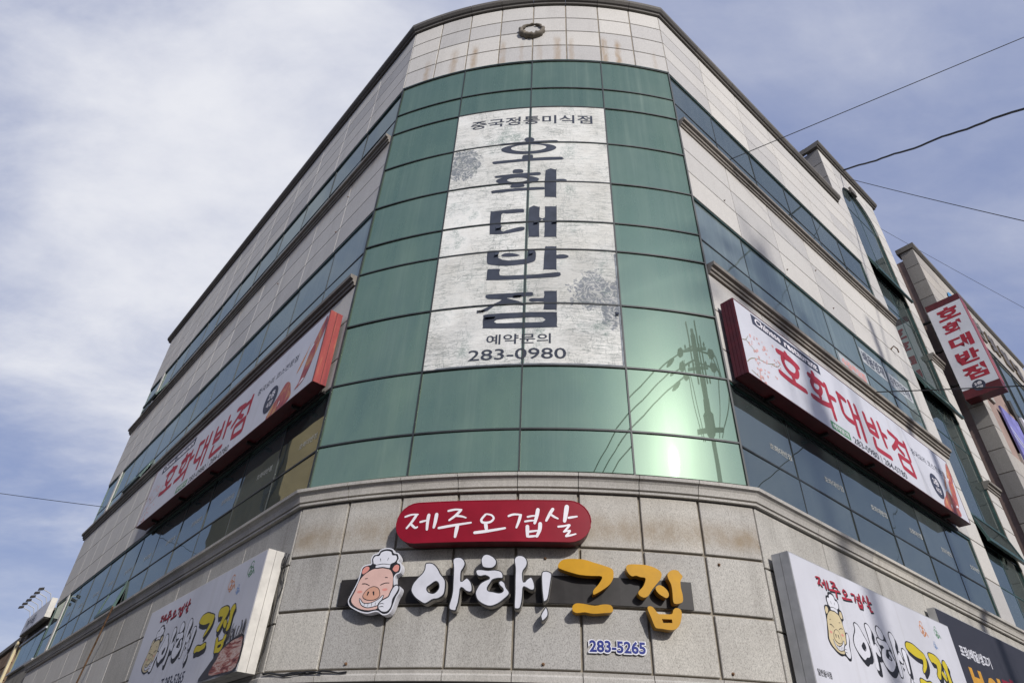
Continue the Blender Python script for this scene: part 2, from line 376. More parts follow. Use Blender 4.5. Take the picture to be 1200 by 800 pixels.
def glass(name, tint, body, f0=0.35, rough=0.02, dust=0.25, dustcol=(0.1, 0.16, 0.13), dust_rough=0.42, wav=0.02, film=None, soft=0.2, blinds=None):
    """coated reflective glazing: a sharp tinted mirror over a dark body, with rain-streaked dust on it"""
    m, nt, N, L, out = nodes(name)
    g = N.new('ShaderNodeNewGeometry'); pos = g.outputs['Position']; oi = N.new('ShaderNodeObjectInfo')
    gl = N.new('ShaderNodeBsdfGlossy'); gl.inputs['Color'].default_value = (*tint, 1); gl.inputs['Roughness'].default_value = rough
    g2 = N.new('ShaderNodeBsdfGlossy'); g2.inputs['Color'].default_value = (*tint, 1); g2.inputs['Roughness'].default_value = 0.28
    gm = N.new('ShaderNodeMixShader'); gm.inputs[0].default_value = soft; L.new(gl.outputs[0], gm.inputs[1]); L.new(g2.outputs[0], gm.inputs[2])
    di = N.new('ShaderNodeBsdfPrincipled'); di.inputs['Base Color'].default_value = (*body, 1); di.inputs['Roughness'].default_value = 0.5; di.inputs['Specular IOR Level'].default_value = 0.0
    if blinds: L.new(ramp(N, L, oi.outputs['Random'], [(0.0, body), (0.35, tuple(x * 1.5 for x in body)), (0.6, tuple(x * 0.7 + 0.3 * y for x, y in zip(body, blinds))), (1.0, blinds)]), di.inputs['Base Color'])
    lw = N.new('ShaderNodeFresnel'); lw.inputs['IOR'].default_value = (1 + sqrt(f0)) / (1 - sqrt(f0))
    ms = N.new('ShaderNodeMixShader'); L.new(lw.outputs[0], ms.inputs[0]); L.new(di.outputs[0], ms.inputs[1]); L.new(gm.outputs[0], ms.inputs[2])
    du = N.new('ShaderNodeBsdfPrincipled'); du.inputs['Base Color'].default_value = (*dustcol, 1); du.inputs['Roughness'].default_value = dust_rough
    du.inputs['Specular IOR Level'].default_value = 0.3
    st = noise(N, L, pos, 7.0, 5, 0.6, (1, 1, 0.035)); bl = noise(N, L, pos, 1.4, 4, 0.55, (1, 1, 0.7))
    fac = math_(N, L, 'MULTIPLY', math_(N, L, 'ADD', ramp(N, L, st, [(0.36, 0.35), (0.56, 0.6), (0.76, 1.25)]), math_(N, L, 'MULTIPLY', ramp(N, L, bl, [(0.3, 0.0), (0.7, 1.0)]), 0.5)), dust)
    fac = math_(N, L, 'MULTIPLY', fac, ramp(N, L, oi.outputs['Random'], [(0, 0.75), (1, 1.25)]), True)
    m2 = N.new('ShaderNodeMixShader'); L.new(fac, m2.inputs[0]); L.new(ms.outputs[0], m2.inputs[1]); L.new(du.outputs[0], m2.inputs[2])
    bp = N.new('ShaderNodeBump'); bp.inputs['Strength'].default_value = wav; bp.inputs['Distance'].default_value = 0.06
    L.new(noise(N, L, pos, 1.6, 1, 0.4), bp.inputs['Height']); L.new(bp.outputs[0], gl.inputs['Normal'])
    last = m2.outputs[0]
    L.new(last, out.inputs[0]); return m
def film_mat(name, film):
    """old print film: fine crazing, worn-through specks, two faded pictures (centre u, z, radii)"""
    m, nt, N, L, out = nodes(name); g = N.new('ShaderNodeNewGeometry'); pos = g.outputs['Position']; oi = N.new('ShaderNodeObjectInfo')
    sep = N.new('ShaderNodeSeparateXYZ'); L.new(pos, sep.inputs[0]); z = sep.outputs[2]
    ax = math_(N, L, 'SUBTRACT', sep.outputs[0], CEN.x); ay = math_(N, L, 'SUBTRACT', sep.outputs[1], CEN.y)
    tx = math_(N, L, 'ADD', math_(N, L, 'MULTIPLY', ax, dd.x), math_(N, L, 'MULTIPLY', ay, dd.y)); ty = math_(N, L, 'ADD', math_(N, L, 'MULTIPLY', ax, nn.x), math_(N, L, 'MULTIPLY', ay, nn.y))
    u = math_(N, L, 'MULTIPLY', math_(N, L, 'ARCTAN2', tx, ty), RAD)
    fb = N.new('ShaderNodeBsdfPrincipled'); fb.inputs['Roughness'].default_value = 0.6; fb.inputs['Specular IOR Level'].default_value = 0.3
    cr = noise(N, L, pos, 9, 7, 0.82, (0.6, 0.6, 4.5), 1.6); pt = noise(N, L, pos, 1.9, 5, 0.65); fine = noise(N, L, pos, 60, 3, 0.7, (0.6, 0.6, 1.6))
    c = ramp(N, L, cr, [(0.30, tuple(x * 0.62 for x in film)), (0.5, film), (0.72, tuple(min(0.85, x * 1.15) for x in film))])
    c = mix(N, L, 0.5, c, ramp(N, L, pt, [(0.33, tuple(x * y for x, y in zip(film, (0.80, 0.79, 0.75)))), (0.65, tuple(min(0.85, x * 1.12) for x in film))]))
    tint = ramp(N, L, oi.outputs['Random'], [(0.0, (0.86, 0.855, 0.83)), (1.0, (1.04, 1.04, 1.03))]); c = mix(N, L, 1.0, c, tint, 'MULTIPLY')
    warp = noise(N, L, pos, 2.3, 4, 0.6, (1, 1, 1), 3.0); sw = noise(N, L, pos, 6.0, 4, 0.7, (1, 1, 1), 4.0)
    for (uc, zc, ru, rz) in ((-1.10, 10.72, 0.36, 0.52), (1.02, 7.72, 0.46, 0.50), (1.2, 7.38, 0.2, 0.36)):
        d1 = math_(N, L, 'DIVIDE', math_(N, L, 'SUBTRACT', u, uc), ru); d2 = math_(N, L, 'DIVIDE', math_(N, L, 'SUBTRACT', z, zc), rz)
        r = math_(N, L, 'ADD', math_(N, L, 'MULTIPLY', d1, d1), math_(N, L, 'MULTIPLY', d2, d2))
        k = math_(N, L, 'ADD', math_(N, L, 'SUBTRACT', 1.0, r), math_(N, L, 'MULTIPLY', math_(N, L, 'SUBTRACT', warp, 0.5), 2.6))
        k = math_(N, L, 'MULTIPLY', ramp(N, L, k, [(0.38, 0.0), (0.5, 1.0)]), ramp(N, L, sw, [(0.43, 0.2), (0.53, 0.95)]))
        c = mix(N, L, k, c, (0.20, 0.215, 0.24))
    for sc_, s_, wd_, amt in (((0.5, 0.5, 5.0), 3.2, 0.020, 0.8), ((0.5, 0.5, 7.0), 6.0, 0.026, 0.65), ((0.45, 0.45, 6.0), 12.0, 0.03, 0.5), ((1.8, 1.8, 0.5), 2.6, 0.010, 0.6)):
        ln_ = math_(N, L, 'ABSOLUTE', math_(N, L, 'SUBTRACT', noise(N, L, pos, s_, 5, 0.6, sc_, 0.4), 0.5))
        br_ = ramp(N, L, noise(N, L, pos, 1.3, 3, 0.6, (1, 1, 0.8)), [(0.36, 0.12), (0.58, 1.0)])
        c = mix(N, L, math_(N, L, 'MULTIPLY', math_(N, L, 'MULTIPLY', ramp(N, L, ln_, [(0.0, 1.0), (wd_, 0.0)]), br_), amt), c, (0.14, 0.165, 0.15))
    wear = math_(N, L, 'MULTIPLY', ramp(N, L, pt, [(0.59, 0.0), (0.70, 0.8)]), ramp(N, L, fine, [(0.42, 0.0), (0.54, 1.0)]), True)
    c = mix(N, L, wear, c, (0.13, 0.20, 0.165)); L.new(c, fb.inputs['Base Color']); L.new(fb.outputs[0], out.inputs[0])
    fp = N.new('ShaderNodeBump'); fp.inputs['Strength'].default_value = 0.7; fp.inputs['Distance'].default_value = 0.008; L.new(cr, fp.inputs['Height']); L.new(fp.outputs[0], fb.inputs['Normal'])
    return m
BROWN = (0.24, 0.175, 0.10)
RUST = [(-2.20, .09, 14.55, .8), (-1.62, .10, 14.72, .75), (-1.18, .09, 14.70, .9), (-0.60, .08, 14.72, .7), (-0.22, .05, 14.6, .4), (0.14, .07, 14.5, .4), (0.49, .09, 14.74, .8), (0.77, .07, 14.66, .7), (1.43, .09, 14.75, 1.0), (1.70, .08, 14.70, 1.0), (2.45, .05, 14.5, .35)]
MT = dict(
    stone_r=stone('granite_upper', (0.56, 0.54, 0.505), 0.18, [(12.02, 0.20, 0.45, (0.26, 0.20, 0.14)), (8.37, 0.2, 0.35, (0.26, 0.20, 0.14))], 0.06),
    stone_l=stone('granite_street_side', (0.56, 0.54, 0.505), 0.18, [(12.02, 0.42, 0.75, (0.22, 0.165, 0.10)), (8.37, 0.25, 0.4, (0.24, 0.18, 0.12))], 0.13),
    stone_p=stone('granite_parapet', (0.56, 0.54, 0.505), 0.2, [], 0.08, RUST),
    stone_b=stone('granite_lower', (0.455, 0.437, 0.40), 0.62, [(4.735, 0.5, 0.0, BROWN)], 0.32),
    stone_s=stone('granite_lower_stained', (0.48, 0.457, 0.415), 0.55, [(4.13, 0.46, -0.85, BROWN), (4.725, 0.16, 0.35, (0.2, 0.17, 0.13))], 0.28),
    mortar=plain('mortar', (0.27, 0.235, 0.185), 0.9, spec=0.1, var=0.15, scale=9),
    joint=plain('dark_joint', (0.22, 0.19, 0.155), 0.9, spec=0.1, var=0.15, scale=9),
    cornice=stone('granite_cornice', (0.53, 0.505, 0.46), 0.4, [], 0.22),
    coping=stone('granite_coping', (0.15, 0.14, 0.128), 0.35, [], 0.35),
    ledge=stone('granite_ledge', (0.27, 0.245, 0.215), 0.35, [], 0.45),
    weathered=stone('weathered_bronze_stone', (0.21, 0.18, 0.14), 0.6, [], 0.5),
    bay_glass=glass('green_reflective_glass', (0.60, 0.83, 0.585), (0.016, 0.042, 0.028), 0.38, 0.012, 0.24, (0.23, 0.30, 0.245), 0.5, soft=0.045),
    film=film_mat('cracked_window_film', (0.78, 0.765, 0.72)),
    glass=glass('blue_grey_glass', (0.76, 0.85, 0.80), (0.012, 0.018, 0.018), 0.30, 0.01, 0.075, (0.24, 0.28, 0.275), 0.5, 0.05, soft=0.02, blinds=(0.05, 0.062, 0.06)),
    glass3=glass('grey_green_glass', (0.80, 0.90, 0.84), (0.04, 0.06, 0.058), 0.30, 0.01, 0.26, (0.30, 0.36, 0.35), 0.5, 0.05, soft=0.03, blinds=(0.22, 0.26, 0.25)),
    frame=plain('dark_sealant', (0.028, 0.032, 0.032), 0.5, var=0.2),
    teal=plain('teal_window_frame', (0.03, 0.075, 0.065), 0.4, var=0.2),
    inside=plain('dark_interior', (0.02, 0.02, 0.02), 0.9, spec=0.1),
    film_ink=plain('faded_navy_print', (0.052, 0.060, 0.082), 0.7, spec=0.2, var=0.12, scale=5),
    film_grey=plain('faded_grey_print', (0.23, 0.25, 0.27), 0.7, var=0.25, scale=14),
    red=plain('red_acrylic', (0.245, 0.004, 0.017), 0.45, spec=0.25, var=0.10, scale=2), red_dark=plain('red_side_metal', (0.095, 0.006, 0.010), 0.45, var=0.15),
    white=plain('white_sign_face', (0.66, 0.66, 0.70), 0.5, spec=0.3, var=0.05, scale=1.3), white2=plain('white_print', (0.78, 0.74, 0.76), 0.5, var=0.04),
    off=plain('cream_metal', (0.62, 0.59, 0.53), 0.45, var=0.08), steel=plain('grey_sign_metal', (0.44, 0.44, 0.43), 0.4, 0.3, var=0.10),
    black=plain('black_print', (0.014, 0.014, 0.016), 0.5, var=0.2), bar=plain('dark_mounting_bar', (0.028, 0.025, 0.024), 0.45, spec=0.2, var=0.25, scale=3),
    letter=plain('white_letter_face', (0.60, 0.60, 0.64), 0.5, spec=0.3, var=0.05), lside=plain('cream_letter_side', (0.36, 0.335, 0.29), 0.5, var=0.1),
    yellow=plain('yellow_letter_face', (0.50, 0.255, 0.007), 0.5, spec=0.2, var=0.07, scale=5), yside=plain('ochre_letter_side', (0.34, 0.175, 0.012), 0.5, var=0.12),
    pink=plain('pink_print', (0.66, 0.43, 0.37), 0.5, spec=0.25, var=0.04), pink2=plain('rosy_print', (0.66, 0.27, 0.22), 0.45, var=0.05), snout=plain('snout_print', (0.60, 0.32, 0.22), 0.45, var=0.05),
    tan=plain('cream_print', (0.60, 0.50, 0.30), 0.5, var=0.05), blue=plain('blue_letter', (0.018, 0.03, 0.20), 0.5, spec=0.2, var=0.1),
    redink=plain('red_print', (0.38, 0.035, 0.055), 0.6, spec=0.2, var=0.10), navy=plain('navy_print', (0.05, 0.056, 0.085), 0.6, spec=0.2, var=0.1), greenink=plain('green_print', (0.065, 0.23, 0.095), 0.5, var=0.1),
    orange=plain('orange_print', (0.60, 0.22, 0.06), 0.5, var=0.12, scale=9), redfood=plain('crimson_print', (0.36, 0.05, 0.055), 0.5, var=0.35, scale=14), skyink=plain('blue_print', (0.12, 0.25, 0.50), 0.5, var=0.1),
    poster=plain('faded_poster_paper', (0.40, 0.42, 0.43), 0.6, spec=0.3, var=0.1), pane_ink=plain('faded_pane_lettering', (0.52, 0.51, 0.46), 0.7, spec=0.1, var=0.15), blossom=plain('blossom_print', (0.64, 0.36, 0.33), 0.5, var=0.15, scale=20), twig=plain('twig_print', (0.25, 0.22, 0.13), 0.6, var=0.2),
    meat=plain('meat_print', (0.36, 0.14, 0.11), 0.5, var=0.3, scale=18), fat=plain('fat_print', (0.55, 0.42, 0.37), 0.5, var=0.15, scale=14), plate=plain('plate_print', (0.035, 0.028, 0.028), 0.4, var=0.2),
    yprint=plain('yellow_print', (0.58, 0.46, 0.015), 0.5, var=0.05), dark_face=plain('dark_sign_face', (0.035, 0.035, 0.045), 0.5, spec=0.25, var=0.1), amber=plain('amber_print', (0.60, 0.30, 0.02), 0.45, var=0.08),
    cable=plain('black_cable', (0.012, 0.012, 0.013), 0.6, var=0.1), concrete=plain('pole_concrete', (0.15, 0.145, 0.14), 0.85, spec=0.2, var=0.12, scale=4, bump=0.3), galv=plain('galvanised_steel', (0.35, 0.36, 0.36), 0.45, 0.5, var=0.12),
    rusty=plain('rusty_steel', (0.16, 0.095, 0.055), 0.8, spec=0.2, var=0.3, scale=12), porcelain=plain('dark_porcelain', (0.03, 0.028, 0.027), 0.6, spec=0.15, var=0.1),
    pinkwall=plain('pink_render', (0.33, 0.24, 0.205), 0.9, spec=0.1, var=0.12, scale=2, bump=0.2), dado=stone('neighbour_granite', (0.43, 0.40, 0.36), 0.3, [], 0.15), greystone=stone('grey_granite', (0.30, 0.285, 0.265), 0.3, [], 0.2),
    render=plain('grey_render', (0.27, 0.255, 0.225), 0.9, spec=0.1, var=0.2, scale=1.2, bump=0.2), tanwall=plain('tan_tile_wall', (0.36, 0.27, 0.15), 0.7, spec=0.2, var=0.1, scale=0.6), brick=plain('brown_wall', (0.23, 0.16, 0.11), 0.9, spec=0.1, var=0.2, scale=3, bump=0.3),
    purple=plain('violet_banner', (0.20, 0.19, 0.46), 0.5, var=0.25, scale=2.5), bronze=plain('bronze_letter', (0.20, 0.16, 0.11), 0.4, 0.6, var=0.2), cyan=plain('blue_emblem', (0.05, 0.24, 0.46), 0.4, var=0.15),
    asphalt=plain('asphalt', (0.05, 0.05, 0.052), 0.9, spec=0.2, var=0.2, scale=5, bump=0.5), paving=plain('paving', (0.24, 0.23, 0.22), 0.85, spec=0.2, var=0.15, scale=2, bump=0.3), earth=plain('ground', (0.17, 0.16, 0.15), 0.95, spec=0.1, var=0.15, scale=0.3), paint=plain('road_paint', (0.7, 0.7, 0.66), 0.7, var=0.1),
)
def sign_face(name, col):
    m, nt, N, L, out = nodes(name); b = bsdf(N, L, out, Roughness=0.5); b.inputs['Specular IOR Level'].default_value = 0.3
    g = N.new('ShaderNodeNewGeometry'); pos = g.outputs['Position']
    st = noise(N, L, pos, 5.5, 5, 0.65, (1, 1, 0.06)); bl = noise(N, L, pos, 0.9, 4, 0.6)
    c_ = ramp(N, L, bl, [(0.3, tuple(x * 0.9 for x in col)), (0.7, tuple(min(0.85, x * 1.06) for x in col))])
    c_ = mix(N, L, ramp(N, L, st, [(0.54, 0.0), (0.82, 0.4)]), c_, (0.34, 0.32, 0.29)); L.new(c_, b.inputs['Base Color'])
    bp = N.new('ShaderNodeBump'); bp.inputs['Strength'].default_value = 0.25; bp.inputs['Distance'].default_value = 0.02; L.new(noise(N, L, pos, 1.7, 2, 0.5, (1, 1, 0.4)), bp.inputs['Height']); L.new(bp.outputs[0], b.inputs['Normal']); return m
MT['sign_white'] = sign_face('white_flex_sign_face', (0.59, 0.59, 0.63))
def food_print(name):
    m, nt, N, L, out = nodes(name); b = bsdf(N, L, out, Roughness=0.5); b.inputs['Specular IOR Level'].default_value = 0.25; g = N.new('ShaderNodeNewGeometry')
    n = noise(N, L, g.outputs['Position'], 6.0, 6, 0.65, (1, 1, 0.5), 0.8)
    L.new(ramp(N, L, n, [(0.3, (0.20, 0.035, 0.05)), (0.45, (0.38, 0.07, 0.075)), (0.56, (0.46, 0.16, 0.09)), (0.66, (0.60, 0.33, 0.12)), (0.76, (0.62, 0.48, 0.40))]), b.inputs['Base Color']); return m
MT['crab'] = food_print('crab_picture_print')
def meat_print(name):
    m, nt, N, L, out = nodes(name); b = bsdf(N, L, out, Roughness=0.5); b.inputs['Specular IOR Level'].default_value = 0.25; g = N.new('ShaderNodeNewGeometry')
    n = noise(N, L, g.outputs['Position'], 4.5, 5, 0.55, (0.9, 0.9, 4.2), 1.4)
    L.new(ramp(N, L, n, [(0.32, (0.10, 0.03, 0.03)), (0.42, (0.30, 0.09, 0.075)), (0.5, (0.46, 0.24, 0.19)), (0.58, (0.60, 0.47, 0.41)), (0.68, (0.34, 0.12, 0.09))]), b.inputs['Base Color']); return m
MT['meat_pic'] = meat_print('sliced_meat_picture_print')
def streak_print(name):
    m, nt, N, L, out = nodes(name); b = bsdf(N, L, out, Roughness=0.4); g = N.new('ShaderNodeNewGeometry')
    n = noise(N, L, g.outputs['Position'], 9.0, 5, 0.6, (1, 1, 0.10), 0.3)
    L.new(ramp(N, L, n, [(0.25, (0.10, 0.014, 0.014)), (0.45, (0.24, 0.026, 0.024)), (0.6, (0.31, 0.045, 0.034)), (0.78, (0.46, 0.21, 0.09))]), b.inputs['Base Color']); return m
MT['streaks'] = streak_print('red_orange_streak_print')

# outlines in metres: bay letters (u, z), film letters (u, z), sign letters (x, z from the lower left corner of the sign)
BIG = {'a_ring':[[[-.932,3.893],[-.896,3.906],[-.84,3.894],[-.788,3.844],[-.755,3.79],[-.715,3.746],[-.692,3.702],[-.689,3.616],[-.705,3.565],[-.755,3.532],[-.808,3.525],[-.85,3.5],[-.892,3.484],[-.949,3.511],[-1.009,3.554],[-1.049,3.606],[-1.055,3.65],[-1.038,3.701],[-.998,3.753],[-.957,3.795],[-.935,3.839]],[[-.881,3.645],[-.851,3.67],[-.801,3.704],[-.772,3.686],[-.763,3.643],[-.79,3.604],[-.824,3.593],[-.868,3.611]]],'a_stem':[[[-.641,3.921],[-.616,3.953],[-.562,3.956],[-.52,3.928],[-.502,3.883],[-.516,3.839],[-.535,3.804],[-.536,3.752],[-.532,3.708],[-.507,3.725],[-.473,3.742],[-.435,3.707],[-.415,3.664],[-.411,3.613],[-.435,3.593],[-.48,3.605],[-.527,3.64],[-.534,3.58],[-.541,3.497],[-.554,3.447],[-.565,3.414],[-.612,3.418],[-.637,3.439],[-.639,3.481],[-.624,3.547],[-.618,3.615],[-.622,3.718],[-.628,3.841]]],'ha_dot':[[[-.345,3.935],[-.32,3.976],[-.276,3.985],[-.221,3.961],[-.18,3.916],[-.181,3.872],[-.215,3.837],[-.267,3.832],[-.321,3.846],[-.342,3.89]]],'ha_body':[[[-.387,3.82],[-.347,3.828],[-.267,3.819],[-.196,3.823],[-.135,3.81],[-.107,3.776],[-.108,3.733],[-.157,3.729],[-.208,3.715],[-.232,3.681],[-.256,3.638],[-.246,3.613],[-.202,3.605],[-.142,3.593],[-.108,3.605],[-.109,3.63],[-.145,3.664],[-.152,3.698],[-.121,3.715],[-.086,3.69],[-.07,3.647],[-.039,3.605],[-.038,3.572],[-.079,3.53],[-.145,3.48],[-.22,3.455],[-.289,3.471],[-.352,3.512],[-.378,3.563],[-.381,3.605],[-.353,3.664],[-.321,3.698],[-.27,3.724],[-.248,3.736],[-.289,3.758],[-.333,3.75],[-.372,3.759],[-.392,3.794]]],'ha_stem':[[[-.004,3.925],[.026,3.967],[.079,3.971],[.123,3.941],[.138,3.891],[.125,3.847],[.1,3.812],[.093,3.769],[.103,3.7],[.128,3.726],[.171,3.752],[.197,3.727],[.215,3.668],[.21,3.625],[.173,3.616],[.122,3.641],[.101,3.641],[.098,3.565],[.088,3.482],[.068,3.436],[.018,3.436],[.011,3.481],[.013,3.581],[.01,3.716],[.009,3.837]]],'ex_top':[[[.277,3.788],[.308,3.815],[.351,3.811],[.385,3.782],[.376,3.705],[.363,3.62],[.351,3.553],[.335,3.52],[.301,3.506],[.289,3.552],[.278,3.669]]],'ex_dot':[[[.274,3.388],[.302,3.437],[.327,3.462],[.348,3.422],[.347,3.374],[.311,3.333],[.286,3.325],[.274,3.356]]],'geu_top':[[[.451,3.889],[.491,3.93],[.571,3.944],[.701,3.941],[.815,3.911],[.915,3.883],[.986,3.857],[1.001,3.815],[.992,3.757],[.956,3.699],[.89,3.647],[.803,3.595],[.787,3.608],[.798,3.643],[.85,3.701],[.884,3.774],[.782,3.777],[.668,3.783],[.568,3.806],[.483,3.832],[.447,3.853]]],'geu_bar':[[[.591,3.484],[.626,3.503],[.702,3.499],[.799,3.485],[.883,3.502],[.952,3.498],[.976,3.465],[.963,3.431],[.893,3.421],[.782,3.41],[.7,3.421],[.624,3.411],[.587,3.43],[.58,3.457]]],'jip_j':[[[1.131,3.872],[1.163,3.91],[1.309,3.915],[1.395,3.901],[1.465,3.869],[1.488,3.834],[1.474,3.783],[1.43,3.731],[1.373,3.664],[1.332,3.606],[1.288,3.587],[1.243,3.608],[1.239,3.642],[1.282,3.687],[1.308,3.731],[1.319,3.781],[1.269,3.788],[1.227,3.8],[1.183,3.792],[1.149,3.822]]],'jip_dot':[[[1.416,3.695],[1.45,3.718],[1.492,3.706],[1.531,3.667],[1.541,3.625],[1.517,3.596],[1.482,3.608],[1.442,3.633],[1.417,3.666]]],'jip_stem':[[[1.55,3.838],[1.598,3.878],[1.657,3.879],[1.683,3.848],[1.702,3.82],[1.674,3.768],[1.672,3.697],[1.68,3.641],[1.677,3.579],[1.648,3.554],[1.59,3.546],[1.577,3.579],[1.58,3.649],[1.575,3.733],[1.552,3.788]]],'jip_b':[[[1.315,3.482],[1.331,3.506],[1.365,3.501],[1.391,3.472],[1.416,3.44],[1.465,3.439],[1.55,3.444],[1.569,3.483],[1.6,3.505],[1.641,3.494],[1.65,3.448],[1.626,3.366],[1.584,3.311],[1.52,3.294],[1.437,3.302],[1.382,3.306],[1.364,3.338],[1.342,3.403]],[[1.446,3.392],[1.545,3.394],[1.548,3.361],[1.457,3.356]]]}
RED = [[0,[[-1.201,4.397],[-1.13,4.418],[-1.053,4.418]],.017],[0,[[-1.071,4.415],[-1.11,4.343],[-1.167,4.265]],.024],[0,[[-1.126,4.315],[-1.072,4.268],[-1.044,4.276]],.02],[0,[[-1.022,4.329],[-.948,4.345]],.019],[0,[[-.933,4.408],[-.938,4.335],[-.936,4.239]],.029],[0,[[-.846,4.412],[-.852,4.331],[-.863,4.259]],.031],[1,[[-.723,4.442],[-.649,4.455],[-.575,4.452]],.019],[1,[[-.584,4.447],[-.634,4.39],[-.704,4.335]],.024],[1,[[-.634,4.384],[-.568,4.375],[-.521,4.358]],.017],[1,[[-.81,4.253],[-.625,4.281],[-.462,4.303]],.022],[1,[[-.606,4.275],[-.615,4.209],[-.622,4.148]],.031],[2,[[-.313,4.392],[-.355,4.335],[-.335,4.301],[-.263,4.305],[-.226,4.343],[-.249,4.381],[-.305,4.396]],.02],[2,[[-.307,4.287],[-.294,4.212]],.031],[2,[[-.421,4.191],[-.276,4.208],[-.099,4.238]],.025],[3,[[-.072,4.37],[-.016,4.389],[.065,4.385]],.019],[3,[[.056,4.38],[.04,4.313],[.016,4.242]],.024],[3,[[.128,4.361],[.172,4.371],[.213,4.375]],.017],[3,[[.102,4.31],[.155,4.319],[.2,4.322]],.017],[3,[[.237,4.448],[.225,4.371],[.204,4.29]],.031],[3,[[.13,4.261],[.133,4.146]],.031],[3,[[.262,4.292],[.257,4.221],[.228,4.147]],.031],[3,[[.14,4.198],[.236,4.212]],.019],[3,[[.141,4.146],[.237,4.155]],.02],[4,[[.394,4.454],[.358,4.392],[.323,4.319]],.027],[4,[[.376,4.388],[.411,4.364],[.447,4.346]],.019],[4,[[.54,4.488],[.527,4.396],[.513,4.316]],.037],[4,[[.553,4.358],[.645,4.376]],.02],[4,[[.446,4.258],[.508,4.267],[.56,4.283]],.017],[4,[[.566,4.28],[.533,4.236],[.503,4.204]],.019],[4,[[.503,4.204],[.568,4.222]],.015],[4,[[.568,4.219],[.55,4.187],[.524,4.16]],.019],[4,[[.524,4.157],[.576,4.169],[.628,4.185]],.017]]
